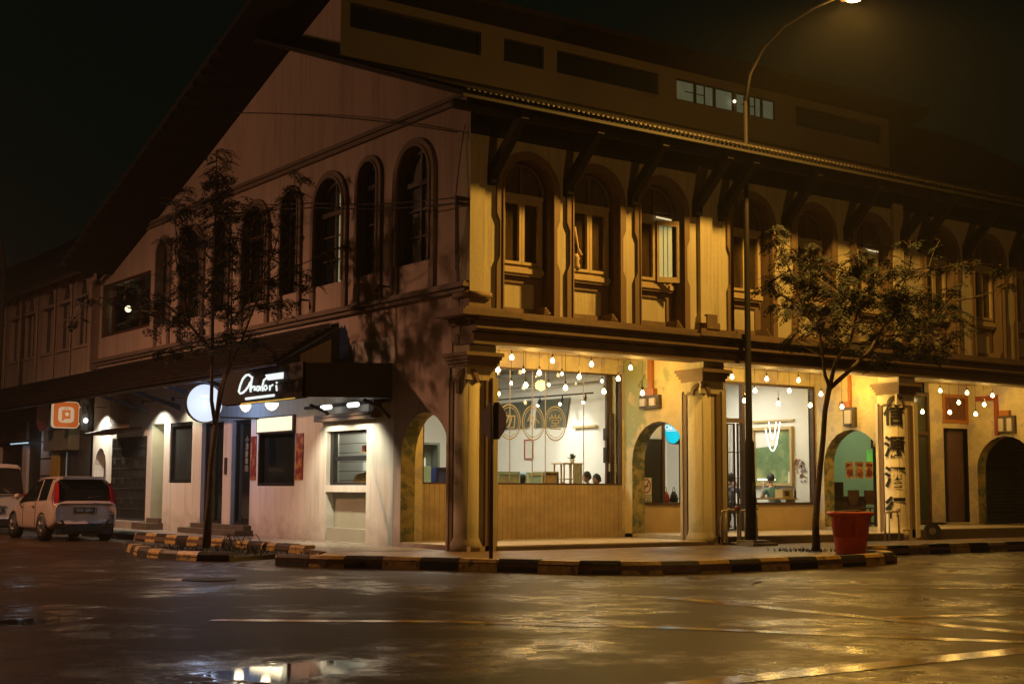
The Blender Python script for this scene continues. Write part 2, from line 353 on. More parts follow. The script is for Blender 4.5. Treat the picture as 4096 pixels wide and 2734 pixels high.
def road_material():
    m = bpy.data.materials.new('wet_asphalt'); m.use_nodes = True; nt = m.node_tree; N = nt.nodes; L = nt.links; p = N['Principled BSDF']
    g = N.new('ShaderNodeNewGeometry'); pos = g.outputs['Position']
    def nz(scale, det=6, ro=.6, mp=None):
        n = N.new('ShaderNodeTexNoise'); n.inputs['Scale'].default_value = scale; n.inputs['Detail'].default_value = det; n.inputs['Roughness'].default_value = ro
        if mp:
            k = N.new('ShaderNodeMapping'); k.inputs['Scale'].default_value = mp; k.inputs['Rotation'].default_value = (0, 0, YAW); L.new(pos, k.inputs[0]); L.new(k.outputs[0], n.inputs[0])
        else: L.new(pos, n.inputs[0])
        return n.outputs[0]
    def mr(s, a, b, c, d):
        r = N.new('ShaderNodeMapRange'); r.inputs[1].default_value = a; r.inputs[2].default_value = b; r.inputs[3].default_value = c; r.inputs[4].default_value = d; L.new(s, r.inputs[0]); return r.outputs[0]
    def mth(op, a, b):
        k = N.new('ShaderNodeMath'); k.operation = op; k.use_clamp = op == 'ADD'
        for i, q in enumerate((a, b)):
            if isinstance(q, (int, float)): k.inputs[i].default_value = q
            else: L.new(q, k.inputs[i])
        return k.outputs[0]
    fine = nz(20, 8, .8); mid = nz(2.6, 6, .65); big = nz(.35, 4); worn = nz(.55, 5, .6)
    colv = mth('MULTIPLY', mr(fine, .35, .65, .35, 1.8), mr(big, .35, .65, .8, 1.2))
    vm = N.new('ShaderNodeVectorMath'); vm.operation = 'SCALE'; vm.inputs[0].default_value = (.034, .019, .008); L.new(colv, vm.inputs['Scale']); L.new(vm.outputs[0], p.inputs['Base Color'])
    wet = mth('MULTIPLY', mr(worn, .475, .60, 0, 1), mr(mid, .38, .58, .08, 1))          # wet patches
    # standing water at surveyed low spots
    pud = None
    for (x, y, rx, ry) in PUDDLES:
        s = N.new('ShaderNodeVectorMath'); s.operation = 'SUBTRACT'; s.inputs[1].default_value = (x, y, 0); L.new(pos, s.inputs[0])
        k = N.new('ShaderNodeMapping'); k.inputs['Rotation'].default_value = (0, 0, YAW); k.inputs['Scale'].default_value = (1/rx, 1/ry, 0); L.new(s.outputs[0], k.inputs[0])
        ln = N.new('ShaderNodeVectorMath'); ln.operation = 'LENGTH'; L.new(k.outputs[0], ln.inputs[0])
        dd = mth('ADD', ln.outputs['Value'], mth('MULTIPLY', mth('SUBTRACT', mid, .5), 3.2)); 
        e = mr(dd, .75, 1.0, 1, 0)
        pud = e if pud is None else mth('MAXIMUM', pud, e)
    rough = mth('ADD', mr(wet, 0, 1, .42, .14), mth('MULTIPLY', mth('SUBTRACT', fine, .5), .35))
    r2 = N.new('ShaderNodeMix'); L.new(pud, r2.inputs[0]); L.new(rough, r2.inputs[2]); r2.inputs[3].default_value = .015; L.new(r2.outputs[0], p.inputs['Roughness'])
    spm = N.new('ShaderNodeMix'); L.new(pud, spm.inputs[0]); L.new(mr(wet, 0, 1, .11, .55), spm.inputs[2]); spm.inputs[3].default_value = .5; L.new(spm.outputs[0], p.inputs['Specular IOR Level'])
    h = mth('ADD', mth('MULTIPLY', fine, .55), mth('MULTIPLY', mid, .45))
    b = N.new('ShaderNodeBump'); b.inputs['Distance'].default_value = .012; L.new(h, b.inputs['Height'])
    bs = N.new('ShaderNodeMix'); L.new(pud, bs.inputs[0]); L.new(mr(wet, 0, 1, .9, .12), bs.inputs[2]); bs.inputs[3].default_value = .01; L.new(bs.outputs[0], b.inputs['Strength'])
    L.new(b.outputs[0], p.inputs['Normal'])
    return m
PUDDLES = [(-9.55, -12.1, .62, .55), (-9.2, -11.9, .5, .35), (-10.1, -7.5, .8, .35), (-6.1, -2.7, .5, .3)]
M['road'] = road_material()
M['lineyellow'] = mk('worn_yellow_road_paint', (.5, .3, .02), .17, vary=.35, vs=5, bump=.06, bs=30, rv=.07, col2=(.12, .08, .04), c2scale=4, c2thr=(.6, .7))
M['pave'] = mk('wet_brick_paving', (.17, .115, .085), .38, vary=.4, vs=4, bump=.5, bs=12, rv=.2)
M['paveside'] = mk('wet_concrete_paving', (.26, .23, .19), .3, vary=.3, vs=2, bump=.3, bs=12, rv=.15)

# ------------------------------------------------------------------ camera, sky, lamps
cd = bpy.data.cameras.new('camera'); co = bpy.data.objects.new('camera', cd); col.objects.link(co)
co.matrix_world = Matrix(((CR.x, CU.x, -CF.x, CAM.x), (CR.y, CU.y, -CF.y, CAM.y), (CR.z, CU.z, -CF.z, CAM.z), (0, 0, 0, 1)))
cd.sensor_width = 36; cd.sensor_fit = 'HORIZONTAL'; cd.lens = 36*FOC/4096; cd.clip_end = 3000; cd.clip_start = .1
sc.camera = co
w = bpy.data.worlds.new('World'); sc.world = w; w.use_nodes = True
nt = w.node_tree; bg = nt.nodes['Background']
sky = nt.nodes.new('ShaderNodeTexSky'); sky.sky_type = 'NISHITA'; sky.sun_disc = False; sky.sun_elevation = math.radians(-6); sky.sun_rotation = math.radians(200)
mixs = nt.nodes.new('ShaderNodeMix'); mixs.data_type = 'RGBA'; mixs.inputs[0].default_value = .12; mixs.inputs[6].default_value = (.0014, .0050, .0032, 1)
nt.links.new(sky.outputs[0], mixs.inputs[7]); nt.links.new(mixs.outputs[2], bg.inputs[0]); bg.inputs[1].default_value = .55
sc.view_settings.view_transform = 'Standard'; sc.view_settings.look = 'None'; sc.view_settings.exposure = 0; sc.view_settings.gamma = 1
sc.cycles.use_denoising = DENOISE; sc.cycles.use_light_tree = True; sc.cycles.sample_clamp_indirect = 4; sc.cycles.sample_clamp_direct = 0
sc.cycles.max_bounces = 6; sc.cycles.diffuse_bounces = 3; sc.cycles.glossy_bounces = 3; sc.cycles.transparent_max_bounces = 12; sc.cycles.caustics_reflective = False; sc.cycles.caustics_refractive = False

def lamp(name, kind, loc, power, colr, size=.1, tgt=None, spot=None, blend=.5, sy=None, parent=None):
    d = bpy.data.lights.new(name, kind); d.energy = power; d.color = colr
    if kind == 'AREA':
        d.size = size
        if sy: d.shape = 'RECTANGLE'; d.size_y = sy
    else: d.shadow_soft_size = size
    if kind == 'SPOT': d.spot_size = math.radians(spot); d.spot_blend = blend
    o = bpy.data.objects.new(name, d); col.objects.link(o); o.location = loc
    if tgt is not None:
        o.rotation_euler = (V(tgt)-V(loc)).to_track_quat('-Z', 'Y').to_euler()
    if parent is not None: attach(o, parent)
    return o
# ------------------------------------------------------------------ ground
g = MB(); g.quad((-250, -250, 0), (400, -250, 0), (400, 400, 0), (-250, 400, 0)); g.build('road', M['road'], kind='structure')
PV = [(-2.0, 60), (-2.0, 2.4), (-2.25, .95), (-2.75, .55), (-3.5, .48), (-3.82, -.19), (-3.38, -1.06), (-2.98, -1.5), (-1.99, -2.96), (-.92, -4.6), (-.2, -5.08), (.69, -5.27), (3.47, -5.25), (4.93, -5.1),
      (5.7, -4.85), (6.12, -4.3), (6.25, -3.5), (6.7, -2.95), (12.3, -2.85), (70, -2.85), (70, 60)]
g = MB(); g.prism([(x, y, .13) for x, y in PV], (0, 0, -.2)); g.build('pavement', M['pave'], kind='structure')
# paler concrete strip in front of the white side wall, one sheet higher
g = MB(); g.poly([(-1.98, 30, .134), (-1.98, 2.4, .134), (-2.2, 1.2, .134), (-.6, .75, .134), (-.05, 1.2, .134), (-.05, 30, .134)]); g.build('side_path', M['paveside'], kind='structure')
def kerb(name, pts, step=.62, first=0, w=.24, h=.19, plain=False):
    mb = MB(); P = [V((x, y, 0)) for x, y in pts]
    L = [0]
    for a, b in zip(P, P[1:]): L.append(L[-1]+(b-a).length)
    def pt(s):
        for i in range(len(P)-1):
            if s <= L[i+1]+1e-6: return P[i]+(P[i+1]-P[i])*((s-L[i])/(L[i+1]-L[i])), (P[i+1]-P[i]).normalized()
        return P[-1], (P[-1]-P[-2]).normalized()
    n = max(1, round(L[-1]/step)); ds = L[-1]/n
    for k in range(n):
        j = random.uniform(-.008, .008); zz = h+random.uniform(-.008, .008); sub = 3; rows = []
        for q in range(sub+1):
            s = k*ds+.008+(ds-.016)*q/sub; p, t = pt(s); nn = V((-t.y, t.x, 0))
            rows.append([p+nn*(j-.01), p+nn*(j+.01)+V((0, 0, zz-.05)), p+nn*(j+.045)+V((0, 0, zz)), p+nn*(w+j)+V((0, 0, zz)), p+nn*(w+j)])
        vs = [v for r in rows for v in r]; fs = []
        for q in range(sub):
            for e in range(4): fs.append((q*5+e, q*5+e+1, (q+1)*5+e+1, (q+1)*5+e))
        fs += [(0, 1, 2, 3, 4), tuple(sub*5+i for i in (4, 3, 2, 1, 0))]
        mb.add(vs, fs, 2 if plain else (k+first) % 2)
    return mb.build(name, [M['kyellow'], M['kblack'], M['concrete']], kind='structure')
kerb('kerb', PV[5:19], .64, 1)
kerb('kerb', [(-2.0, 11), (-2.0, 2.4)], .62, 1); kerb('kerb', [(-2.0, 60), (-2.0, 11)], 1.2, plain=True); kerb('kerb', [(12.3, -2.85), (70, -2.85)], 1.2, plain=True)
PIT = [(-2.2, 5.9), (-4.1, 5.75), (-4.55, 4.0), (-4.6, 2.7), (-4.35, 1.7), (-3.95, 1.3), (-2.3, 2.1)]
g = MB(); g.prism([(x, y, .07) for x, y in PIT], (0, 0, -.1)); g.build('tree_pit_ground', M['soil'], kind='structure')
kerb('kerb', PIT[1:6], .62, 0, h=.15)
g = MB()
for i in range(420):
    x = random.uniform(-4.3, -2.4); y = random.uniform(1.7, 5.6); a = random.uniform(0, 2*PI); h = random.uniform(.04, .15)
    p = V((x, y, .07)); d = V((math.cos(a), math.sin(a), 0)); g.add([p-d*.012, p+d*.012, p+V((random.uniform(-.06, .06), random.uniform(-.06, .06), h))], [(0, 1, 2)])
for i in range(160):
    x = random.uniform(5.0, 6.1); y = random.uniform(-3.4, -2.4); a = random.uniform(0, 2*PI); h = random.uniform(.03, .1)
    p = V((x, y, .135)); d = V((math.cos(a), math.sin(a), 0)); g.add([p-d*.012, p+d*.012, p+V((random.uniform(-.05, .05), random.uniform(-.05, .05), h))], [(0, 1, 2)])
g.build('grass', M['leaf'], kind='stuff')
# yellow box lines on the carriageway
def line(pts, wd):
    mb = MB()
    for a, b in zip(pts, pts[1:]):
        a = V((*a, .005)); b = V((*b, .005)); n = (b-a).normalized().cross(V((0, 0, 1)))*wd*.8
        mb.quad(a-n, a+n, b+n, b-n)
    mb.build('road_marking', M['lineyellow'], kind='structure')
line([(-8.4, -8.32), (-7.57, -8.95), (-6.66, -9.59), (-5.15, -11.3), (-3.65, -13.56), (-2.9, -14.7)], .13)
line([(-2.87, -8.6), (-2.87, -13.9)], .15); line([(-7.7, -14.04), (-2.9, -14.07), (1.5, -14.1)], .17); line([(-2.78, -11.6), (2.5, -13.2)], .13)
line([(-.6, -8.1), (1.8, -9.6), (4.8, -11.5)], .12)
# manhole, fallen leaf
g = MB(); g.disc((-6.12, -2.92, .0), (0, 0, 1), .36, .012, 28); g.build('manhole_cover', M['black'], label='round dark manhole cover flush in the wet road', cat='manhole cover')
g = MB(); p = at(3030, 2333, 'z', .012); g.add([p+V((-.09, 0, 0)), p+V((0, -.05, .03)), p+V((.1, .02, .01)), p+V((0, .05, .02))], [(0, 1, 2, 3)]); g.build('fallen_leaf', M['bark'], label='small brown leaf lying alone on the wet road', cat='leaf')

# ------------------------------------------------------------------ the corner terrace
EAVE_Z, EAVE_Y = 8.08, -1.2
def roof_z(y): return 8.46+.371*y if y <= 7.66 else 11.3-.33*(y-7.66)
XR = 17.8
house_lab = {
    'corner': 'white and cream corner shophouse with arched side windows and a long gable',
    'middle': 'middle shophouse of the terrace with the glass-fronted cafe under it',
    'third': 'third shophouse of the terrace, beside the pillar with four black characters',
    'fourth': 'darkest shophouse at the far end of the terrace with a roller shutter'}
H = {}
for k, x in (('corner', 0), ('middle', 5.85), ('third', 11.9), ('fourth', 17.85)):
    H[k] = empty('shophouse', (x, 0, .13), house_lab[k], 'shophouse', 'shophouses of the terrace')
spans = {'corner': (0, 5.82), 'middle': (5.82, 11.88), 'third': (11.88, 17.84), 'fourth': (17.84, 24)}
WINS = {'corner': [1.3, 2.93, 4.62], 'middle': [7.14, 9.07, 10.98], 'third': [13.42, 15.24, 16.9], 'fourth': [19.3, 21.1, 22.8]}

def window_unit(c, h, idx):
    """one upstairs window: moulded surround, louvred arch, pair of casements, sill and panel"""
    hw = .575; d = .30
    # moulded surround with waisted sides
    sides = [4.44, 4.9, 5.35, 5.5, 6.15, 6.3, 6.75]; offs = [.155, .155, .155, .085, .085, .155, .155]
    path_o = [(c-hw-o, z) for z, o in zip(sides, offs)]+arch_pts(c, hw+.155, 6.85, .70, 14)[0:]+[(c+hw+o, z) for z, o in list(zip(sides, offs))[::-1]]
    path_i = [(c-hw, z) for z in sides]+arch_pts(c, hw, 6.85, .54, 14)+[(c+hw, z) for z in sides[::-1]]
    s = MB(); band(s, FR, path_i, path_o, -.055, .02)
    path_m = [(c-hw-.03, z) for z in sides]+arch_pts(c, hw+.03, 6.85, .57, 14)+[(c+hw+.03, z) for z in sides[::-1]]
    band(s, FR, path_i, path_m, -.075, -.05)
    for k in range(4): s.box(c+.36-.0*k, c+.36+.07*(4-k)*.75, -.03-.012*k, .28, 4.47+.04*k, 4.51+.04*k)
    win = s.build('window', M['trim'], h)
    f = MB(); x0, x1 = c-.5, c+.5
    frame(f, FR, x0, x1, 5.36, 6.70, .06, d-.09, d)
    for a, b in ((x0+.06, c-.005), (c+.005, x1-.06)): frame(f, FR, a, b, 5.43, 6.64, .055, d-.12, d-.03)
    f.box(x0-.02, x1+.02, d-.13, d, 5.27, 5.36); f.box(x0, x1, d-.10, d, 5.22, 5.27)
    f.box(x0-.03, x1+.03, d-.08, d, 6.70, 6.78)
    frame(f, FR, x0+.02, x1-.02, 4.5, 5.2, .11, d-.035, d, 1)
    f.build('frame', [M['casement'], M['trim']], win)
    lv = MB(); rx = .5
    for sx in (-1, 1):
        a, b = (c-rx+.02, c-.03) if sx < 0 else (c+.03, c+rx-.02)
        z = 6.82
        while z < 7.3:
            q = math.sqrt(max(0, 1-((z+.02-6.82)/.50)**2))*rx
            u0, u1 = (max(a, c-q), b) if sx < 0 else (a, min(b, c+q))
            if u1-u0 > .04: lv.quad((u0, d-.02, z), (u1, d-.02, z), (u1, d-.075, z+.052), (u0, d-.075, z+.052))
            z += .062
    lv.box(c-.03, c+.03, d-.1, d, 6.78, 7.30)
    ai = arch_pts(c, rx-.03, 6.80, .50, 12); ao = arch_pts(c, rx+.04, 6.80, .56, 12); band(lv, FR, ai, ao, d-.1, d)
    lv.build('louvre', M['louver'], win)
    gl = MB(); gl.quad((x0+.1, d-.05, 5.45), (x1-.1, d-.05, 5.45), (x1-.1, d-.05, 6.62), (x0+.1, d-.05, 6.62)); gl.build('pane', M['curtglass'], win)
    if idx == 1:
        q = MB(); q.tube([(c-.34, d-.07, 6.3), (c-.25, d-.07, 5.9), (c-.20, d-.07, 5.75)], [.03, .02, .06], 8); q.lathe((c-.30, d-.08, 5.46), [(.06, 0), (.08, .08), (.05, .18), (.07, .24), (.03, .32)], 10); q.build('tied_curtain', M['casement'], win)
    if idx == 2:
        q = MB(); a_, b_ = V((c+.02, d-.12, 0)), V((c+.46, d-.30, 0)); z0, z1 = 5.40, 6.66
        def sf(u, z, w): p = a_.lerp(b_, u); return (p.x, p.y-w, z)
        frame(q, sf, 0, 1, z0, z1, .11, .03, 0); band(q, sf, [(.08, z0+.06), (.92, z0+.06), (.92, z1-.06), (.08, z1-.06)], [(0, z0), (1, z0), (1, z1), (0, z1)], .035, 0, 0, True)
        for t_ in (.33, .52): q.quad(sf(t_-.012, z0+.08, .01), sf(t_+.012, z0+.08, .01), sf(t_+.012, z1-.08, .01), sf(t_-.012, z1-.08, .01), 1)
        q.quad(sf(.1, z0+.08, .004), sf(.72, z0+.08, .004), sf(.72, z1-.08, .004), sf(.1, z1-.08, .004), 2); q.build('open_casement', [M['casement'], M['grill'], M['palelit']], win)
    if idx in (2, 5): q = MB(); q.tube([(c+.02, d-.14, 6.73), (c+.42, d-.14, 6.71)], .014, 6); q.build('tube_light', mk('warm_tube_%d' % idx, (1, .9, .6), .5, emit=.9, ecol=(1, .85, .5)), win)
    return win

for hk, (x0, x1) in spans.items():
    h = H[hk]; W = MB()
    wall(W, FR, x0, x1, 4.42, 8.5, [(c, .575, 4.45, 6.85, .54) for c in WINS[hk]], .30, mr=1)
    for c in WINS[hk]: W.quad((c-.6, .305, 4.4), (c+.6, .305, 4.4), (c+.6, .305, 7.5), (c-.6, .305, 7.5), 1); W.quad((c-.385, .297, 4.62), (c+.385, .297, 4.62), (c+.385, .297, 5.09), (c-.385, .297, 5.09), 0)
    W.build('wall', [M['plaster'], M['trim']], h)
    n0 = len([0 for k in list(spans)[:list(spans).index(hk)]])*3
    for i, c in enumerate(WINS[hk]): window_unit(c, h, n0+i)
    # entablature over the walkway
    E = MB()
    E.box(x0, x1, -.16, .35, 3.84, 4.02); E.box(x0, x1, -.10, .3, 4.02, 4.07)
    for (ya, za, zb) in ((-.22, 4.07, 4.11), (-.27, 4.11, 4.16), (-.20, 4.16, 4.27), (-.30, 4.27, 4.31), (-.34, 4.31, 4.37), (-.25, 4.37, 4.42), (-.12, 4.42, 4.47)):
        E.box(x0+.001, x1-.001, ya, .25, za+.0005, zb)
    E.build('cornice', M['corn'], h)
    # upper pilaster at the party line
    P = MB(); px = x0+.0
    if hk == 'corner': P.box(-.025, .30, -.05, .3, 4.8, 7.6)
    else: P.box(x0-.22, x0+.12, -.10, .1, 4.75, 7.9); P.box(x0-.27, x0+.17, -.15, .1, 4.62, 4.75)
    P.build('pilaster', M['plaster'], h)
    # eave beam, soffit and roof
    R = MB(); rx0 = x0-.95 if hk == 'corner' else x0
    R.add([(rx0, EAVE_Y, EAVE_Z), (x1, EAVE_Y, EAVE_Z), (x1, 5.2, roof_z(5.2)+.1), (rx0, 5.2, roof_z(5.2)+.1), (rx0, EAVE_Y, EAVE_Z-.10), (x1, EAVE_Y, EAVE_Z-.10), (x1, 5.2, roof_z(5.2)), (rx0, 5.2, roof_z(5.2))],
          [(0, 1, 2, 3), (4, 7, 6, 5), (0, 4, 5, 1), (3, 2, 6, 7), (0, 3, 7, 4), (1, 5, 6, 2)], 1)
    if hk == 'corner':
        R.add([(rx0, 5.2, roof_z(5.2)+.1), (0.2, 5.2, roof_z(5.2)+.1), (.2, 7.66, 11.4), (rx0, 7.66, 11.4), (rx0, 5.2, roof_z(5.2)), (0.2, 5.2, roof_z(5.2)), (.2, 7.66, 11.3), (rx0, 7.66, 11.3)],
              [(0, 1, 2, 3), (4, 7, 6, 5), (3, 2, 6, 7), (0, 3, 7, 4), (1, 5, 6, 2)])
    k = 0; x = rx0+.06
    while x < x1:      # ridged tile rows running up the slope
        zz = EAVE_Z+.012
        n = 5; r = .045
        vs = []
        for (yy, z_) in ((EAVE_Y-.05, EAVE_Z+.01), (5.1, roof_z(5.1)+.11)):
            for q in range(n): a = PI*q/(n-1); vs.append((x-math.cos(a)*r, yy, z_+math.sin(a)*r*.9))
        R.add(vs, [(q, q+1, n+q+1, n+q) for q in range(n-1)]+[(4, 3, 2, 1, 0)], 0, True)
        x += .115
    # stepped tile courses catch the light along the eave
    for c_ in range(7):
        y = EAVE_Y+.02+c_*.3; z = EAVE_Z+(y-EAVE_Y)*.371*.98+.03
        x = rx0+.115
        while x < x1-.06:
            R.add([(x-.05, y, z-.01+.03), (x+.05, y, z+.02), (x+.05, y+.06, z+.035), (x-.05, y+.06, z+.035), (x, y-.02, z+.045+.01*((c_*7+int(x*50)) % 3))], [(4, 1, 2), (4, 2, 3), (4, 3, 0), (0, 1, 4)])
            x += .115
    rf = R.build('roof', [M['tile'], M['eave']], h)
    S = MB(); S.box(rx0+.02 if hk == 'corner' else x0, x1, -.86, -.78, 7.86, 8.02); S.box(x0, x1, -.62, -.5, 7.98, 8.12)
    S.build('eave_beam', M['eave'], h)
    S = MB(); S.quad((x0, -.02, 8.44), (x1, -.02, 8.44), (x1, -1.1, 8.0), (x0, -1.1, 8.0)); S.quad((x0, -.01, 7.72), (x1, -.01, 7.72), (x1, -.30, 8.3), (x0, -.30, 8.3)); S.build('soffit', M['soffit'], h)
    # clerestory storey above the front slope
    C = MB(); cx1 = x1 if hk != 'fourth' else 18.2; cx0 = x0
    if hk != 'fourth':
        holes = {'corner': [(2.0, 1.72), (4.95, .58)], 'middle': [(7.55, 1.62), (10.82, 1.03)], 'third': [(12.66, .74), (15.95, 1.78)]}[hk]
        ex = cx1 if hk != 'third' else 18.05
        wall(C, FR, cx0, ex, 10.3, 12.1, [(c, q, 11.2, 11.76, 0) for c, q in holes], .12, w=5.2)
        C.build('wall', M['grey'], h)
        for j, (c, q) in enumerate(holes):
            lit = (hk == 'middle' and j == 1) or (hk == 'third' and j == 0)
            f = MB(); n = 3 if lit else 4
            if lit:
                frame(f, FR, c-q, c+q, 11.2, 11.76, .03, 5.24, 5.3)
                for t in range(1, n): f.box(c-q+2*q*t/n-.035, c-q+2*q*t/n+.035, 5.24, 5.3, 11.23, 11.73)
                f.box(c-.01, c+.01, 5.25, 5.29, 11.23, 11.73); f.box(c-q/1.5, c, 5.26, 5.28, 11.47, 11.49)
            else: frame(f, FR, c-q, c+q, 11.2, 11.76, .03, 5.24, 5.3)
            fw = f.build('window', M['black'], h)
            p = MB(); p.quad((c-q, 5.29, 11.2), (c+q, 5.29, 11.2), (c+q, 5.29, 11.76), (c-q, 5.29, 11.76)); p.build('pane', M['clerelit'] if lit else M['blackglass'], fw)
        U = MB(); a0 = cx0-1.6 if hk == 'corner' else cx0; a1 = ex if hk != 'third' else 19.1
        z52 = 12.12
        pr = [(4.55, z52+.22), (20.5, 7.06+.0), (20.5, 6.98), (4.55, z52+.06)]
        if hk == 'corner':
            # side street slope: the long back roof, its verge oversailing the gable
            prof = [(4.55, 12.34), (7.66, 11.32), (12, 9.82), (18.9, 7.55), (18.95, 7.42), (12, 9.68), (7.66, 11.18), (4.55, 12.20)]
        else: prof = [(4.55, 12.34), (7.66, 11.32), (12, 9.82), (18.9, 7.55), (18.95, 7.42), (12, 9.68), (7.66, 11.18), (4.55, 12.20)]
        U.prism([(a0, y, z) for y, z in prof], (a1-a0, 0, 0), 1 if hk == 'corner' else 0)
        if hk == 'corner':
            for t in range(24):     # uneven lower edge of the verge tiles
                y = 7.9+t*.46; z = 11.3-.33*(y-7.66)-.13
                U.box(-1.62, -1.50, y, y+.4, z-.10-.03*(t % 2), z-.02, 1)
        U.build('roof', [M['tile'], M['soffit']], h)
# braces under the eave
for i, (px, py) in enumerate([(1950, 744), (2252, 785), (2510, 826), (2768, 865), (2870, 885), (3125, 921), (3374, 961), (3589, 992), (3668, 1003), (3849, 1020), (4035, 1048)]):
    x = at(px, py, 'y', 0).x+.07
    hk = 'corner' if x < 5.7 else 'middle' if x < 11.8 else 'third'
    b = MB(); t = .08
    b.prism([(x-t, -.02, 6.8), (x-t, -.16, 6.84), (x-t, -.16, 6.98), (x-t, -1.08, 7.83), (x-t, -1.08, 7.97), (x-t, -.98, 7.97), (x-t, -.02, 7.10)], (2*t, 0, 0)); b.build('eave_brace', M['brace'], H[hk])

# ------------------------------------------------------------------ side street elevation of the corner house (plane x = 0)
h = H['corner']
SW = [(1.92, .60, 7.84), (3.70, .40, 7.88), (5.40, .64, 7.84), (7.24, .40, 7.88), (9.10, .62, 7.84), (11.05, .38, 7.86), (12.9, .66, 7.84), (14.86, .40, 7.86)]
G = MB()
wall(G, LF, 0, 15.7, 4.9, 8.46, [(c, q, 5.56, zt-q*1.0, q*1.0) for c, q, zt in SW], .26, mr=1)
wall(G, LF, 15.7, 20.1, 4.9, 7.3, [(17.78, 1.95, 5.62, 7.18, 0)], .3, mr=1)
G.poly([(0, 15.7, 7.3), (0, 19.9, 7.3), (0, 20.1, 7.4), (0, 15.7, 8.62)])
G.poly([(0, 0, 8.46), (0, 15.7, 8.46), (0, 15.7, 8.62), (0, 11.69, 9.85), (0, 8.98, 10.88), (0, 7.66, 11.35), (0, 0, 8.5)])
G.poly([(0, 7.66, 11.3), (0, 5.1, 12.1), (0, 5.1, 10.35)])
G.build('gable_wall', [M['pink'], M['trimside']], h)
# lower wall: white painted ground floor, arch to the covered walkway, plain wall over it
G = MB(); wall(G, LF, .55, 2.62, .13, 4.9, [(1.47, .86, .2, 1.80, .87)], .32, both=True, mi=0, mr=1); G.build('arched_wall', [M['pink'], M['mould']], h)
G = MB()
ops = [(4.53, .86, .14, 2.42, 0), (7.78, .93, 1.28, 2.5, 0), (9.66, .53, .36, 2.83, 0), (11.34, .66, .36, 2.83, 0), (13.35, .74, 1.35, 2.9, 0), (14.93, .42, .32, 2.92, 0), (17.08, 1.36, .32, 2.62, 0), (19.42, .5, .13, 1.7, .66)]
wall(G, LF, 2.62, 20.1, .13, 4.2, ops, .3); G.box(-.0, .3, .3, .56, 3.9, 4.9, 1)
wall(G, LF, 2.62, 20.1, 4.2, 4.9, [], .3, mi=1)
G.build('ground_floor_wall', [M['white'], M['pink']], h)
S = MB()
S.box(-.10, .1, 0.02, 20.1, 4.80, 4.88); S.box(-.16, .1, -.04, 20.1, 4.88, 4.95); S.box(-.12, .1, -.02, 20.1, 4.95, 4.99)
S.box(-.08, .05, 0.0, 16.2, 8.33, 8.42); S.box(-.13, .05, 0.0, 16.2, 8.42, 8.50)
S.box(-.12, .1, 19.95, 20.35, 4.7, 7.4)
S.build('string_course', M['trimside'], h)
for i, (c, q, zt) in enumerate(SW):
    s = MB(); o = .17 if q > .5 else .14; zs = zt-q
    pi_ = [(c-q, 5.56)]+arch_pts(c, q, zs, q, 14)+[(c+q, 5.56)]
    po_ = [(c-q-o, 5.56)]+arch_pts(c, q+o, zs, q+o, 14)+[(c+q+o, 5.56)]
    band(s, LF, pi_, po_, -.07, .02); band(s, LF, pi_, [(c+(u-c)*1.09, z if z < zs else zs+(z-zs)*1.09) for u, z in pi_], -.10, -.06)
    for sg in (-1, 1): s.fbox(LF, c+sg*(q+o/2)-o/2, c+sg*(q+o/2)+o/2, 4.99, 5.56, -.06, .02)
    win = s.build('window', M['trimside'], h)
    f = MB(); zc = zs-.1
    fr_i = [(c-q+.1, 5.62)]+arch_pts(c, q-.1, zs, q-.1, 12)+[(c+q-.1, 5.62)]; fr_o = [(c-q, 5.56)]+arch_pts(c, q, zs, q, 12)+[(c+q, 5.56)]
    band(f, LF, fr_i, fr_o, .12, .2)
    f.fbox(LF, c-q, c+q, zc-.05, zc+.05, .10, .2); f.fbox(LF, c-.03, c+.03, 5.6, zt-.1, .13, .2)
    for zz in (6.1, 6.62): f.fbox(LF, c-q+.08, c+q-.08, zz-.015, zz+.015, .14, .18)
    f.build('frame', M['blackmetal'] if i % 2 else M['darkwood'], win)
    p = MB(); fill = [(c-q, 5.56)]+arch_pts(c, q, zs, q, 14)+[(c+q, 5.56)]; p.poly([(.19, u, z) for u, z in fill])
    p.build('pane', M['greyglass'] if i in (0,) else M['blackglass'], win)
    if i == 2:      # a lit room shows through this one
        p = MB(); p.quad((.185, c-.17, 5.62), (.185, c-.05, 5.62), (.185, c-.05, 7.1), (.185, c-.17, 7.1)); p.quad((.185, c-.30, 7.25), (.185, c-.06, 7.25), (.185, c-.06, 7.62), (.185, c-.22, 7.5)); p.build('lit_gap', M['winlit'], win)
    if i == 4:
        p = MB(); p.quad((.185, c-.02, 7.0), (.185, c+.08, 7.0), (.185, c+.06, 7.3), (.185, c, 7.3)); p.build('lit_gap', M['winlit'], win)
# wide window with a small lamp behind the glass
s = MB(); frame(s, LF, 15.83, 19.73, 5.62, 7.18, .09, .02, .1)
for u in (16.7, 18.9): s.fbox(LF, u-.04, u+.04, 5.7, 7.1, .03, .09)
win = s.build('window', M['darkwood'], h)
s = MB(); s.quad((.1, 15.9, 5.7), (.1, 19.7, 5.7), (.1, 19.7, 7.1), (.1, 15.9, 7.1)); s.build('pane', M['glass'], win)
s = MB(); s.box(.3, 1.6, 15.85, 19.7, 5.6, 5.65); s.quad((1.6, 15.85, 5.6), (1.6, 19.7, 5.6), (1.6, 19.7, 7.2), (1.6, 15.85, 7.2)); s.quad((.3, 15.85, 7.2), (1.6, 15.85, 7.2), (1.6, 19.7, 7.2), (.3, 19.7, 7.2)); s.build('room', M['curtain'], h)
lp = at(513, 1235, 'x', .7)
s = MB(); s.ball(lp, .10, 12); wl = s.build('wall_lamp', M['halflamp'], None, 'small glowing globe lamp behind the wide upstairs side window', 'lamp')
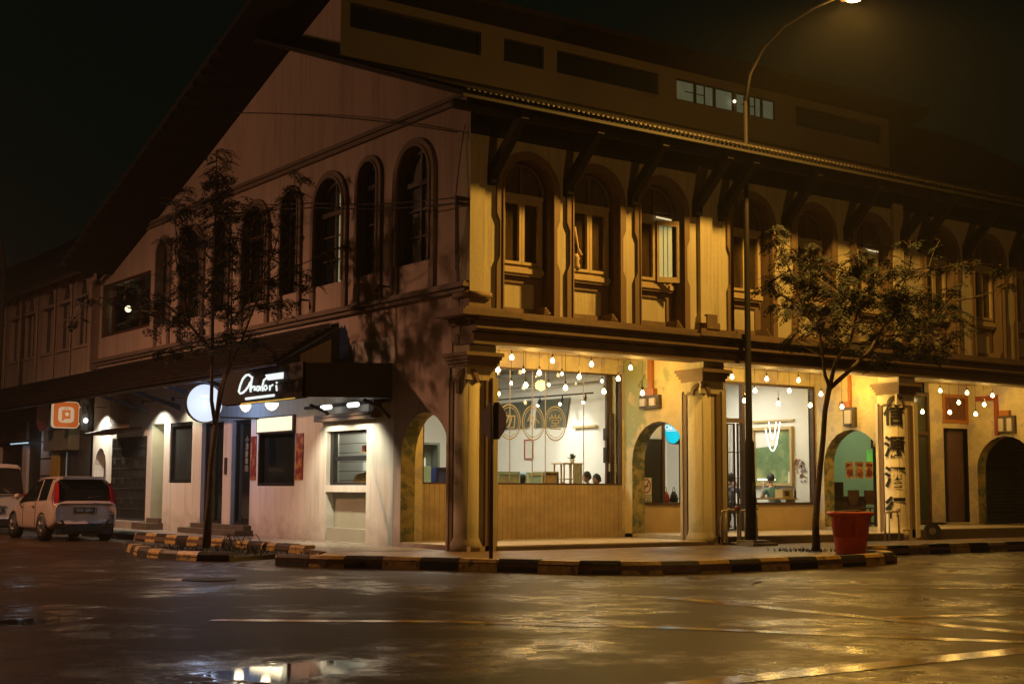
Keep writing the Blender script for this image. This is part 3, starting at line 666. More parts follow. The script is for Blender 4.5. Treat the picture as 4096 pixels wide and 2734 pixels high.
lamp('globe_light', 'POINT', lp+V((-.05, 0, 0)), 7, (1, .75, .35), .1, parent=wl)

# ---- pillars
def pillar(x, hk, zb):
    h = H[hk]; p = MB()
    p.box(x+.06, x+.56, .08, .56, zb, 3.2)                                     # core
    c = (x+.19, .30, 0)
    p.lathe(c, [(.30, zb), (.30, zb+.12), (.26, zb+.2), (.245, zb+.26), (.245, 3.44)], 28)
    p.box(x+.40, x+.60, .02, .10, zb, 3.2, 1); p.box(x-.03, x+.04, .46, .60, zb, 3.2, 1)
    p.box(x+.52, x+.64, -.02, .12, zb, 3.25); p.box(x-.05, x+.03, .57, .64, zb, 3.25)
    p.box(x+.0, x+.62, .05, .62, 3.2, 3.44)
    for (o, za, zc) in ((.02, 3.44, 3.51), (.05, 3.51, 3.57), (.08, 3.57, 3.63), (.11, 3.63, 3.70)): p.box(x-o, x+.60+o, -o, .62+o, za, zc-.001, 1)
    p.box(x+.02, x+.60, .0, .6, 3.7, 4.20)
    p.box(x+.07, x+.55, -.012, .01, 3.78, 4.14, 0)
    for (o, za, zc) in ((.05, 4.20, 4.27), (.12, 4.27, 4.33), (.36, 4.33, 4.43), (.2, 4.43, 4.50)): p.box(x-o, x+.60+o, -o, .6, za, zc-.001, 2)
    if hk == 'corner':
        p.box(x-.04, x+.42, -.06, .4, 4.50, 4.68, 1); p.tube([(x-.06, -.08, 4.74), (x+.42, -.08, 4.74)], .06, 10, 1); p.tube([(x-.06, -.08, 4.74), (x-.06, .4, 4.74)], .06, 10, 1)
    else:
        p.box(x-.06, x+.30, -.22, .1, 4.50, 4.62, 2); p.box(x-.02, x+.26, -.18, .1, 4.62, 4.80, 2)
    # arched hood over the shaft, bent round it
    face = math.atan2(CAM.y-c[1], CAM.x-c[0])
    def proj_cyl(u, z, w):
        ang = face+math.asin(max(-.98, min(.98, u/.25)))
        return (c[0]+(.247-w)*math.cos(ang), c[1]+(.247-w)*math.sin(ang), z)
    def cyl(u, z, w):
        a = u/.245; ang = math.radians(-125)+a
        return (c[0]+(.245-w)*math.cos(ang), c[1]+(.245-w)*math.sin(ang), z)
    inn = [(-.34, 3.17)]+[( -.155*math.cos(PI*i/10), 3.17+.17*math.sin(PI*i/10)) for i in range(11)]+[(.34, 3.17)]
    out = [(-.34, 3.23)]+[( -.21*math.cos(PI*i/10), 3.23+.19*math.sin(PI*i/10)) for i in range(11)]+[(.34, 3.23)]
    band(p, cyl, inn, out, -.03, .0, 1)
    ob = p.build('pillar', [M['pillarwhite'] if hk == 'third' else M['plaster'], M['trim'], M['corn']], h)
    return ob, proj_cyl
PIL = {}
for x, hk, zb in ((0, 'corner', .13), (5.72, 'middle', .15), (11.80, 'third', .18), (17.85, 'fourth', .2)): PIL[hk] = pillar(x, hk, zb)
M['plaster3'] = M['plaster']
ob, cyl = PIL['third']
for ch, py in (('信', 1665), ('源', 1792), ('酒', 1913), ('行', 2035)):
    zc = at(3606, py, 'y', .1).z
    glyphs('brush_character', ch, .42, M['ink'], (0, 0, 0), (1, 0, 0), (0, 0, 1), ob, bold=.014, wrap=lambda c_, zc=zc: V(cyl(c_.x, zc+c_.y*1.2, -.030-c_.z*.5)))
# small niche and slot on the first pillar
s = MB(); s.box(-.075, -.05, .2, .3, 2.96, 3.16); s.build('slot', M['louver'], PIL['corner'][0]); s = MB(); s.box(-.02, .01, .32, .47, 3.86, 4.05); s.build('niche', M['louver'], PIL['corner'][0])

# ---- covered walkway
for hk, (x0, x1), z in (('corner', (0, 5.8), .22), ('middle', (5.8, 11.86), .30), ('third', (11.86, 17.85), .37), ('fourth', (17.85, 24), .37)):
    h = H[hk]; s = MB(); s.box(x0+.02, x1, .02, 2.62, .05, z); s.build('walkway', M['floorwalk'], h)
    s = MB(); s.box(x0+.62, x1, -.03, .02, .05, z-.02); s.build('step', M['step'], h)
    s = MB(); s.box(x0+.03, x1, .27, 2.58, 4.05, 4.15); s.box(x0+.03, x1, .36, .42, 3.90, 4.05); s.build('walkway_ceiling', M['ochre'] if hk != 'middle' else M['dirty2'], h)
# party walls with arches across the walkway
for hk, x, m, z in (('middle', 5.82, 'dirty', .22), ('third', 11.87, 'dirty2', .30), ('fourth', 17.82, 'dirty2', .37)):
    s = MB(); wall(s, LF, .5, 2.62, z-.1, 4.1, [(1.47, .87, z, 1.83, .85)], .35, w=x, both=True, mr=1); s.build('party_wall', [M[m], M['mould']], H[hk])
# ------------------------------------------------------------------ shopfronts behind the walkway
Y0 = 2.6
h = H['corner']
s = MB(); s.box(.32, .66, Y0, Y0+.14, .2, 4.1); s.box(.66, 5.80, Y0, Y0+.14, 3.74, 4.1); s.box(5.76, 5.82, Y0-.01, Y0+.14, .2, 3.74); s.build('shopfront_wall', M['dirty2'], h)
s = MB(); s.box(.66, 5.76, Y0+.01, Y0+.12, .2, 1.33); s.build('timber_dado', M['wood'], h)
s = MB(); frame(s, FR, .66, 5.76, 1.33, 3.74, .035, Y0+.01, Y0+.09)

sw = s.build('shop_window', M['darkwood'], h)
for px in (2045, 2135, 2187, 2340): x = at(px, 1700, 'y', Y0).x; s = MB(); s.box(x-.006, x+.006, Y0+.04, Y0+.06, 1.36, 3.70); s.build('glazing_joint', M['pipe'], sw)
s = MB(); s.quad((.69, Y0+.05, 1.36), (5.73, Y0+.05, 1.36), (5.73, Y0+.05, 3.71), (.69, Y0+.05, 3.71)); s.build('pane', M['glass'], sw)
# printed roundels on the glass
for i, (px, py) in enumerate(((2037, 1686), (2133, 1690), (2221, 1693))):
    c = at(px, py, 'y', Y0+.035); r = .29; s = MB()
    for (ra, rb) in ((r, r-.022), (r-.05, r-.062)):
        band(s, FR, [(c.x+rb*math.cos(2*PI*k/36), c.z+rb*1.28*math.sin(2*PI*k/36)) for k in range(36)], [(c.x+ra*math.cos(2*PI*k/36), c.z+ra*1.28*math.sin(2*PI*k/36)) for k in range(36)], c.y-.002, c.y, 0, True)
    ro = s.build('printed_roundel', M['logo'], sw)
    glyphs('printed_character', '勿外堂'[i], .36, M['logo'], (c.x, c.y-.004, c.z), (1, 0, 0), (0, 0, 1), ro, bold=.0, ext=.001)
# the room behind: counter kitchen
R1 = MB()
R1.quad((5.70, 2.75, .2), (5.70, 8.8, .2), (5.70, 8.8, 4.3), (5.70, 2.75, 4.3)); R1.quad((.32, 8.8, .2), (5.7, 8.8, .2), (5.7, 8.8, 4.3), (.32, 8.8, 4.3)); R1.quad((.31, 6.2, .2), (.31, 8.8, .2), (.31, 8.8, 4.3), (.31, 6.2, 4.3)); R1.build('room_wall', M['innerwhite'], h)
R1 = MB(); R1.quad((.3, 2.75, .24), (5.7, 2.75, .24), (5.7, 8.8, .24), (.3, 8.8, .24)); R1.build('room_floor', M['concrete'], h)
R1 = MB(); R1.quad((.3, 2.75, 4.1), (5.7, 2.75, 4.1), (5.7, 8.8, 4.1), (.3, 8.8, 4.1))
for y in (3.4, 4.2, 5.0, 5.8, 6.6): R1.box(.3, 5.7, y, y+.08, 3.98, 4.09)
R1.tube([(4.9, 2.9, 3.86), (4.9, 8.6, 3.86)], .05); R1.tube([(.4, 4.4, 3.9), (5.6, 4.4, 3.9)], .03); R1.tube([(5.6, 3.2, 3.62), (5.2, 8, 3.62)], .02)
R1.build('room_ceiling', M['innergrey'], h)
s = MB(); s.prism([(5.68, 5.95, 2.68), (5.68, 7.6, 2.68), (5.68, 7.6, 3.3), (5.68, 5.85, 3.32)], (-.03, 0, 0)); s.build('menu_board', M['boardgreen'], None, 'dark green menu board high on the cafe side wall, the one further from the street', 'menu board', 'dark boards on the cafe wall')
s = MB(); s.prism([(5.68, 4.50, 2.67), (5.68, 5.72, 2.68), (5.68, 5.56, 3.32), (5.68, 4.34, 3.32)], (-.03, 0, 0)); s.build('menu_board', M['boardgreen'], None, 'slanted dark green menu board on the cafe side wall nearer the street', 'menu board', 'dark boards on the cafe wall')
def onwall(px, py, x=5.68): return at(px, py, 'x', x)
p = onwall(2115, 1790); s = MB(); frame(s, LF, p.y-.17, p.y+.17, p.z-.27, p.z+.20, .025, 5.66, 5.685, 0); s.quad((5.68, p.y-.15, p.z-.25), (5.68, p.y+.15, p.z-.25), (5.68, p.y+.15, p.z+.18), (5.68, p.y-.15, p.z+.18), 1)
s.build('picture_frame', [M['redsign'], M['paper']], None, 'small red framed notice on the white cafe wall', 'picture')
p = onwall(2344, 1706); s = MB(); s.box(5.62, 5.68, p.y-.42, p.y+.42, p.z-.025, p.z+.025); s.build('wall_rail', M['framewood'], None, 'short pale horizontal rail on the bright cafe wall', 'rail')
s = MB(); s.box(5.58, 5.69, 2.78, 2.84, .24, 2.9); s.box(5.52, 5.69, 2.84, 2.90, .24, 3.9); s.build('tall_cabinet', M['darkwood'], None, 'tall dark brown cabinet against the right end of the cafe window', 'cabinet')
def zz(py): return at(2440, py, 'y', 2.85).z
xa, xb = at(2424, 1800, 'y', 2.85).x, at(2455, 1800, 'y', 2.85).x
s = MB(); s.box(xa, xb, 2.85, 2.95, zz(1760), zz(1712)); s.box(xa+.02, xb-.02, 2.84, 2.95, zz(1788), zz(1761), 1); s.box(xa, xb, 2.85, 2.95, zz(1850), zz(1789)); s.build('wall_speaker', [M['black'], M['paper']], None, 'black boxes with a white cover hung beside the tall brown cabinet', 'wall unit')
s = MB(); s.box(xa+.06, xb+.05, 2.80, 2.95, 1.3, zz(1885)); s.box(xa+.06, xb+.05, 2.80, 2.95, zz(1884), zz(1852), 1); s.build('coffee_machine', [M['black'], M['paper']], None, 'black coffee machine at the far right end of the cafe counter', 'coffee machine')
# counter and what stands on it
s = MB(); s.box(.7, 5.2, 3.0, 3.55, .24, 1.16); s.box(.68, 5.2, 2.95, 3.6, 1.16, 1.20); s.build('counter', M['innerwhite'], None, 'long white service counter just inside the timber-boarded cafe window', 'counter')
def appl(px0, px1, py0, name, mats, label, cat, y=3.15, dep=.4, z0=1.2, door=True):
    a = at(px0, 1900, 'y', y); b = at(px1, 1900, 'y', y); z1 = at((px0+px1)/2, py0, 'y', y).z
    s = MB(); s.box(a.x, b.x, y, y+dep, z0, z1)
    if door: frame(s, FR, a.x+.02, b.x-.02, z0+.03, z1-.03, .03, y-.015, y, 1); s.box(a.x+.05, b.x-.05, y-.03, y-.02, z1-.07, z1-.055, 1)
    return s.build(name, mats, None, label, cat, bevel=.012)
appl(1692, 1725, 1862, 'water_jug', [M['applblue'], M['paper']], 'pale blue translucent water jug seen through the street corner arch', 'jug', door=False)
appl(1746, 1800, 1868, 'storage_box', [M['navy'], M['black']], 'dark navy box on the counter seen through the street corner arch', 'box')
appl(1985, 2082, 1885, 'oven', [M['applgrey'], M['applblue']], 'wide grey oven with a light blue edge on the cafe counter', 'oven')
appl(2105, 2172, 1888, 'microwave', [M['applblue'], M['innerwhite']], 'light blue microwave between the dark grinder and the brown case', 'microwave')
appl(2176, 2236, 1885, 'display_case', [M['applbrown'], M['darkwood']], 'brown glass display case on the cafe counter beside the microwave', 'display case')
s = MB(); a = at(2093, 1920, 'y', 3.2); s.lathe((a.x, 3.25, 1.2), [(.07, 0), (.08, .02), (.06, .05), (.06, .2), (.09, .24), (.09, .33), (.02, .36)], 12); s.build('coffee_grinder', M['black'], None, 'dark upright grinder between the grey oven and blue microwave', 'grinder')
a = at(2252, 1900, 'y', 3.2).x; b = at(2318, 1900, 'y', 3.2).x; zt = at(2285, 1852, 'y', 3.2).z
s = MB()
for x in (a, a+.19, b-.02): s.box(x-.015, x+.015, 3.15, 3.18, 1.2, zt-.02); s.box(x-.015, x+.015, 3.5, 3.53, 1.2, zt-.02)
s.box(a-.05, b+.03, 3.12, 3.56, zt-.02, zt+.01); s.box(a, b, 3.15, 3.53, 1.45, 1.47)
s.build('wooden_shelf', M['framewood'], None, 'open pale wooden shelf standing on the counter with a cloth hung over it', 'shelf')
s = MB(); n = 12
for i in range(n):
    x0 = a+.2+(b-a-.2)*i/n; x1 = a+.2+(b-a-.2)*(i+1)/n; w0 = .012*math.sin(i*1.9); w1 = .012*math.sin((i+1)*1.9)
    s.quad((x0, 3.11+w0, 1.22), (x1, 3.11+w1, 1.22), (x1, 3.11+w1*.4, zt-.01), (x0, 3.11+w0*.4, zt-.01))
s.build('hanging_cloth', M['cloth'], None, 'grey cloth draped down the front of the wooden shelf', 'cloth')
s = MB(); px = a+.33; s.lathe((px, 3.3, zt+.01), [(.04, 0), (.06, .08)], 12); 
for i in range(40):
    an = random.uniform(0, 6.28); e = random.uniform(.2, 1.4); d = V((math.cos(an)*math.cos(e), math.sin(an)*math.cos(e), math.sin(e)))*random.uniform(.08, .17); q = V((px, 3.3, zt+.09)); sd = V((-math.sin(an), math.cos(an), 0))*.018
    s.add([q, q+d*.6+sd, q+d, q+d*.6-sd], [(0, 1, 2, 3)], 1)
s.build('potted_plant', [M['paper'], M['plantgreen']], None, 'small green pot plant on top of the wooden counter shelf', 'plant')
s = MB()
for i in range(14): 
    x = 2.2+i*.09+random.uniform(-.02, .02)+(1.2 if i > 8 else 0); r = random.uniform(.02, .035)
    s.lathe((x, 3.3+random.uniform(-.1, .1), 1.2 if i > 8 else 1.2+.42), [(r, 0), (r, .1), (r*.5, .14), (r*.5, .2)], 8)
s.build('bottles_and_jars', M['framewood'], None, 'small jars and bottles crowded along the cafe counter', 'jars', kind='stuff')
s = MB(); s.box(1.9, 3.6, 6.9, 6.95, 1.3, 2.25); s.box(1.9, 3.6, 6.6, 6.95, 2.25, 2.3); s.box(3.55, 3.6, 6.6, 6.95, 1.3, 2.25)
for i in range(7): s.box(2.05+i*.2, 2.17+i*.2, 6.86, 6.9, 1.6+.13*(i % 3), 1.95+.1*(i % 3), 1)
s.build('pinned_notices_shelf', [M['boardgreen'], M['paper']], None, 'dark shelf back with white notices pinned to it deep in the cafe', 'shelf')
# track lights inside
s = MB(); s.tube([(5.35, 3.1, 3.35), (5.1, 6.8, 3.35)], .018); tr = s.build('track_rail', M['black'], None, 'thin black track with spotlights under the cafe ceiling', 'track light')
for y in (3.3, 4.15, 5.0): s = MB(); s.tube([(5.3, y, 3.34), (5.3, y, 3.25), (5.2, y-.05, 3.15)], [.01, .03, .045]); s.build('spotlight', M['black'], tr); s = MB(); s.ball((5.19, y-.055, 3.14), .035, 8); s.build('spot_lens', M['spot'], tr)
lamp('cafe_ceiling_light', 'AREA', (2.6, 4.6, 3.95), 265, (1, .90, .72), 2.6, (2.6, 4.6, 0), sy=2.4, parent=h)
lamp('cafe_spot', 'SPOT', (4.4, 4.1, 3.6), 170, (1, .93, .8), .08, (5.7, 4.0, 2.0), 60, .8, parent=tr)

# ---- middle cafe
h = H['middle']
s = MB(); s.box(6.17, 8.80, Y0, Y0+.14, .28, .90); s.box(9.50, 11.88, Y0, Y0+.14, .28, .90); s.build('low_wall', M['ochre'], h)
s = MB(); s.box(6.17, 11.88, Y0, Y0+.14, 3.76, 4.1); s.build('shopfront_wall', M['dirty2'], h)
s = MB(); s.box(6.17, 8.82, Y0-.03, Y0+.14, .90, .955); s.box(9.48, 11.88, Y0-.03, Y0+.14, .90, .955)
s.box(6.17, 11.88, Y0, Y0+.1, 3.70, 3.76); s.box(11.80, 11.88, Y0, Y0+.1, .955, 3.70); s.box(9.40, 9.50, Y0, Y0+.1, .30, 3.70); s.box(8.80, 8.88, Y0, Y0+.1, .3, 3.70); s.box(8.88, 9.4, Y0, Y0+.1, 2.80, 2.90)
s.box(6.92, 7.0, Y0, Y0+.1, .955, 3.7); s.box(7.5, 7.54, Y0, Y0+.1, .955, 3.7)
sw = s.build('shop_window', M['darkwood'], h)
s = MB(); s.quad((9.5, Y0+.05, .955), (11.8, Y0+.05, .955), (11.8, Y0+.05, 3.70), (9.5, Y0+.05, 3.70)); s.quad((7.0, Y0+.05, .955), (8.8, Y0+.05, .955), (8.8, Y0+.05, 3.70), (7.0, Y0+.05, 3.70)); s.quad((8.88, Y0+.05, 2.9), (9.4, Y0+.05, 2.9), (9.4, Y0+.05, 3.7), (8.88, Y0+.05, 3.7)); s.build('pane', M['glass'], sw)
s = MB(); s.box(6.17, 6.92, Y0+.02, Y0+.08, .955, 2.36); s.build('dark_panel', M['black'], sw)
s = MB(); s.box(6.17, 6.92, Y0+.02, Y0+.08, 2.36, 3.7); s.build('white_panel', M['innerwhite'], sw)
# folding lattice door, standing open
s = MB(); frame(s, FR, 8.9, 9.15, .32, 2.78, .03, Y0-.02, Y0+.03); frame(s, FR, 9.2, 9.38, .32, 2.78, .03, Y0-.06, Y0-.01)
for i in range(5): s.box(8.93+i*.045, 8.94+i*.045, Y0, Y0+.01, .35, 2.75)
for z in (.9, 1.5, 2.1): s.box(8.9, 9.38, Y0-.01, Y0+.01, z, z+.02)
s.build('folding_door', M['grill'], h)
R = MB(); R.quad((11.80, 2.75, .2), (11.80, 8, .2), (11.80, 8, 4.3), (11.80, 2.75, 4.3)); R.quad((6.17, 7.9, .2), (11.8, 7.9, .2), (11.8, 7.9, 4.3), (6.17, 7.9, 4.3)); R.quad((6.17, 2.75, .2), (6.17, 8, .2), (6.17, 8, 4.3), (6.17, 2.75, 4.3)); R.quad((6.17, 2.75, 4.12), (11.8, 2.75, 4.12), (11.8, 8, 4.12), (6.17, 8, 4.12)); R.build('room_wall', M['innerwhite'], h)
R = MB(); R.quad((6.17, 2.75, .31), (11.8, 2.75, .31), (11.8, 8, .31), (6.17, 8, .31)); R.build('room_floor', M['concrete'], h)
lamp('cafe_ceiling_light', 'AREA', (9.6, 4.4, 3.95), 190, (1, .90, .72), 2.4, (9.6, 4.4, 0), sy=2.0, parent=h)
s = MB(); frame(s, LF, 3.23, 4.6, 1.35, 2.81, .07, 11.70, 11.79); s.fbox(LF, 3.2, 4.62, 2.94, 2.99, 11.74, 11.79)
s.quad((11.785, 3.25, 1.4), (11.785, 4.58, 1.4), (11.785, 4.58, 2.78), (11.785, 3.25, 2.78), 1)
s.quad((11.78, 3.75, 2.35), (11.78, 4.53, 2.30), (11.78, 4.53, 2.72), (11.78, 3.75, 2.72), 2); s.quad((11.77, 3.30, 1.42), (11.77, 3.42, 1.42), (11.77, 3.42, 1.7), (11.77, 3.30, 1.7), 2)
s.build('framed_hatch', [M['framewood'], mk('green_glazed_panel', (.16, .25, .12), .35, vary=.4, vs=2, col2=(.38, .42, .2), c2scale=1.2, c2thr=(.5, .62)), M['innerwhite']], None, 'wood framed green panel on the white side wall of the middle cafe', 'framed panel')
def arc(a, b, sag, n=14): a = V(a); b = V(b); return [a.lerp(b, i/n)-V((0, 0, sag*(1-(2*i/n-1)**2))) for i in range(n+1)]
s = MB(); s.tube(arc((10.78, 3.2, 2.72), (11.28, 3.2, 2.9), .62), .013, 6); s.tube(arc((10.95, 3.25, 2.9), (11.2, 3.25, 2.9), .42), .012, 6); s.build('neon_loop', M['neonwhite'], None, 'white neon tube hanging in a double loop inside the middle cafe window', 'neon light')
s = MB(); s.tube([(10.9, 3.6, 1.50), (11.5, 3.6, 1.50)], .018, 6); s.build('tube_lamp', M['tubewhite'], None, 'short white tube light low behind the seated cafe customers', 'tube light')
s = MB(); s.box(10.05, 11.5, 2.86, 3.2, 1.02, 1.06); s.box(10.1, 10.16, 2.9, 3.16, .32, 1.02); s.box(11.4, 11.46, 2.9, 3.16, .32, 1.02); s.build('window_table', M['framewood'], None, 'pale wooden table along the middle cafe window', 'table')
s = MB(); s.box(11.02, 11.4, 2.9, 3.15, 1.06, 1.26); s.box(11.1, 11.25, 2.895, 2.9, 1.1, 1.22, 1); s.build('wooden_box', [M['framewood'], M['darkwood']], None, 'open wooden crate on the table inside the middle cafe window', 'crate')
for i, x in enumerate((11.46, 11.56)): s = MB(); s.lathe((x, 3.0, 1.06), [(.03, 0), (.03, .15), (.012, .2), (.012, .26)], 8); s.build('sauce_bottle', M['darkwood'], None, 'dark sauce bottle standing beside the wooden crate in the middle cafe', 'bottle', 'sauce bottles on the cafe table')
for i, (py, z, sc_) in enumerate(((3.05, 1.85, .12), (2.92, 1.75, .09))):
    s = MB()
    for k in range(14): s.disc((11.78, py+random.uniform(-sc_, sc_), z+random.uniform(-.3, .2)), (-1, 0, 0), random.uniform(.02, .05), .01, 6)
    s.build('wall_drawing', mk('faded_wall_drawing', (.42, .25, .2) if i == 0 else (.3, .28, .35), .8), None, ('reddish', 'violet')[i]+' flower drawing on the white wall of the middle cafe', 'wall drawing')
# poster with no smoking sign
a = at(2587, 1965, 'y', Y0-.02); s = MB(); s.box(a.x-.16, a.x+.15, Y0-.01, Y0+.015, .97, 1.50); ns = s.build('no_smoking_sign', M['paper'], None, 'white no smoking notice with a red ring behind the cafe arch', 'sign')
s = MB(); cx, cz = a.x-.005, 1.32; band(s, FR, [(cx+.105*math.cos(k*PI/14), cz+.13*math.sin(k*PI/14)) for k in range(28)], [(cx+.13*math.cos(k*PI/14), cz+.16*math.sin(k*PI/14)) for k in range(28)], Y0-.016, Y0-.011, 0, True); s.prism([(cx-.09, Y0-.012, cz-.10), (cx-.07, Y0-.012, cz-.12), (cx+.09, Y0-.012, cz+.10), (cx+.07, Y0-.012, cz+.12)], (0, -.004, 0)); s.box(cx-.06, cx+.06, Y0-.014, Y0-.0105, cz-.02, cz+.01, 1); s.build('ring', [M['redsign'], M['ink']], ns)
glyphs('lettering', 'NON-SMOKING', .05, M['ink'], (a.x-.005, Y0-.013, 1.11), (1, 0, 0), (0, 0, 1), ns, ext=.001); glyphs('lettering', 'SMOKING', .055, M['ink'], (a.x-.005, Y0-.013, 1.06), (1, 0, 0), (0, 0, 1), ns, ext=.001); glyphs('lettering', '禁止吸烟', .06, M['ink'], (a.x-.005, Y0-.013, 1.0), (1, 0, 0), (0, 0, 1), ns, ext=.001)
for px, m, lab, cat in ((2672, 'redsign', 'small red bag standing on the dark sill beyond the first arch', 'bag'), (2705, 'black', 'small black bag standing on the dark sill beyond the first arch', 'bag')):
    a = at(px, 2000, 'y', Y0+.14); s = MB(); s.lathe((a.x, Y0+.22, .955), [(.11, 0), (.12, .05), (.1, .16), (.04, .25)], 10, sy=.5); s.tube(arc((a.x-.04, Y0+.22, 1.2), (a.x+.04, Y0+.22, 1.2), -.1), .008, 6); s.build('bag', M[m], None, lab, cat)
# round cyan sign across the walkway
s = MB(); c = V((6.75, 2.05, 2.50)); s.disc(c, (1, 0, 0), .27, .12, 32); rs = s.build('round_sign', M['black'], None, 'round glowing cyan sign hanging in the walkway beyond the first arch', 'sign')
s = MB(); s.disc(c+V((-.001, 0, 0)), (-1, 0, 0), .255, .006, 32); s.build('face', M['disccyan'], rs)
glyphs('lettering', 'ChaTori', .15, M['signwhite'], c+V((-.012, 0, .10)), (0, -1, 0), (0, 0, 1), rs, bold=.003); s = MB(); s.box(c.x-.014, c.x-.009, c.y-.2, c.y+.2, c.z+.02, c.z+.035); s.build('underline', M['signwhite'], rs)
lamp('cyan_glow', 'POINT', c+V((-.25, 0, -.1)), 3, (.05, .6, .8), .15, parent=rs)

# ---- third shop
h = H['third']
s = MB(); s.box(12.22, 15.45, Y0, Y0+.14, 3.7, 4.1); s.box(16.22, 17.9, Y0, Y0+.14, 3.79, 4.1); s.box(16.22, 16.78, Y0, Y0+.14, .35, 3.8); s.box(16.78, 17.9, Y0, Y0+.14, 2.9, 3.05); s.box(16.22, 17.9, Y0, Y0+.18, .30, .42); s.build('shopfront_wall', M['dirty2'], h)
s = MB(); frame(s, FR, 15.45, 16.22, .40, 3.78, .09, Y0-.01, Y0+.1); s.box(15.45, 16.2, Y0, Y0+.08, 2.68, 2.78); sw = s.build('side_door', M['darkwood'], h); s = MB(); s.quad((15.5, Y0+.05, .4), (16.2, Y0+.05, .4), (16.2, Y0+.05, 3.7), (15.5, Y0+.05, 3.7)); s.build('pane', mk('deep_green_glass', (.05, .055, .03), .12), sw)
s = MB(); frame(s, FR, 16.76, 17.86, 3.03, 3.80, .09, Y0-.03, Y0+.05); wn = s.build('transom_window', M['orange'], h); s = MB(); s.quad((16.8, Y0+.03, 3.08), (17.8, Y0+.03, 3.08), (17.8, Y0+.03, 3.75), (16.8, Y0+.03, 3.75)); s.build('pane', mk('brown_lattice', (.16, .06, .03), .5, vary=.4, vs=6), wn)
s = MB(); s.quad((16.78, Y0+.25, .4), (17.2, Y0+.25, .4), (17.2, Y0+.25, 2.9), (16.78, Y0+.25, 2.9)); s.box(17.2, 17.85, Y0+.2, Y0+.25, .42, 2.9, 1); s.build('door', [M['black'], mk('dull_brown_door', (.13, .07, .055), .6, vary=.25, vs=3)], h)
s = MB(); s.box(15.45, 18, 2.9, 3.0, .3, 4.1); s.build('room_partition', M['black'], h)
R = MB(); R.quad((15.4, 2.76, .2), (15.4, 8, .2), (15.4, 8, 4.3), (15.4, 2.76, 4.3)); R.quad((12.2, 7.0, .2), (15.4, 7.0, .2), (15.4, 7.0, 4.3), (12.2, 7, 4.3)); R.quad((12.2, 2.76, .2), (12.2, 7, .2), (12.2, 7, 4.3), (12.2, 2.76, 4.3)); R.quad((12.2, 2.76, 4.1), (15.4, 2.76, 4.1), (15.4, 7, 4.1), (12.2, 7, 4.1)); R.build('room_wall', M['greenwall'], h)
lamp('shop_ceiling_light', 'AREA', (13.6, 4.4, 3.9), 48, (.9, 1, .72), 1.6, (13.6, 4.4, 0), parent=h)
s = MB(); frame(s, FR, 12.22, 15.45, .4, 3.7, .05, Y0, Y0+.08); s.box(14.05, 14.1, Y0, Y0+.08, .4, 3.7); sw = s.build('shop_window', M['blackmetal'], h); s = MB(); s.quad((12.25, Y0+.04, .42), (15.4, Y0+.04, .42), (15.4, Y0+.04, 3.68), (12.25, Y0+.04, 3.68)); s.build('pane', M['glass'], sw)
for i, (pa, pb) in enumerate(((3382, 3413), (3421, 3453), (3460, 3491))):
    a = at(pa, 1880, 'y', Y0-.02).x; b = at(pb, 1880, 'y', Y0-.02).x; z1 = at(pa, 1845, 'y', Y0).z; z0 = at(pa, 1912, 'y', Y0).z
    s = MB(); s.box(a, b, Y0-.03, Y0-.02, z0, z1); pm = s.build('food_poster', M['posterpaper'], None, ('first food poster from the arch edge on the green lit shop window', 'middle one of the three food posters on the green lit window', 'food poster nearest the glowing green panel on the shop window')[i], 'poster', 'food posters on the third shop window')
    s = MB(); s.disc(((a+b)/2, Y0-.031, z0+(z1-z0)*.35), (0, -1, 0), (b-a)*.36, .004, 18); s.build('printed_bowl', M['posterred'], pm); s = MB(); s.box(a+.03, b-.03, Y0-.035, Y0-.031, z1-.12, z1-.05); s.build('printed_heading', M['posterred'], pm)
a = at(3485, 1800, 'y', Y0-.02).x; s = MB(); s.box(a, a+.45, Y0-.03, Y0-.01, 2.30, 2.52); sg = s.build('small_sign', M['black'], None, 'small black sign with a white curl above the glowing green panel', 'sign'); glyphs('lettering', 'Ch', .2, M['paper'], (a+.18, Y0-.034, 2.41), (1, .0, 0), (0, 0, 1), sg, bold=.002)
s = MB(); s.box(a+.02, a+.45, Y0+.12, Y0+.15, 1.75, 2.26); s.build('drinks_light_box', M['greenlit'], None, 'glowing green drinks light box behind the third shop window', 'light box')
s = MB(); s.box(12.4, 14.0, 2.9, 3.5, .35, 1.05); s.box(12.35, 14.05, 2.85, 3.55, 1.05, 1.1); s.box(12.5, 13.3, 3.0, 3.4, 1.1, 1.45); s.build('dark_counter', M['darkwood'], None, 'dark wooden counter with cooking boxes inside the third shop window', 'counter')
for i, x in enumerate((12.75, 13.35)):
    s = MB()
    for dx in (0, .36):
        for dy in (0, .36): s.box(x+dx, x+dx+.03, 2.0+dy, 2.03+dy, .37, 1.0 if dy else .82)
    s.box(x, x+.39, 2.0, 2.39, .80, .83); s.box(x, x+.39, 2.36, 2.39, .9, 1.25); s.build('dining_chair', M['darkwood'], None, ('dark wooden chair in the walkway just behind the red tub', 'dark wooden chair in the walkway next to the pillar with characters')[i], 'chair', 'chairs in the covered walkway')
# fourth shop: shutter behind its arch
h = H['fourth']; s = MB()
for i in range(34): z = .4+i*.1; s.quad((18.2, Y0, z), (23.9, Y0, z), (23.9, Y0+.03, z+.05), (18.2, Y0+.03, z+.05)); s.quad((18.2, Y0+.03, z+.05), (23.9, Y0+.03, z+.05), (23.9, Y0, z+.1), (18.2, Y0, z+.1))
s.build('roller_shutter', M['shutter'], h)
s = MB(); s.box(18.15, 24, Y0, Y0+.2, 3.7, 4.1); s.build('shopfront_wall', M['dirty2'], h)

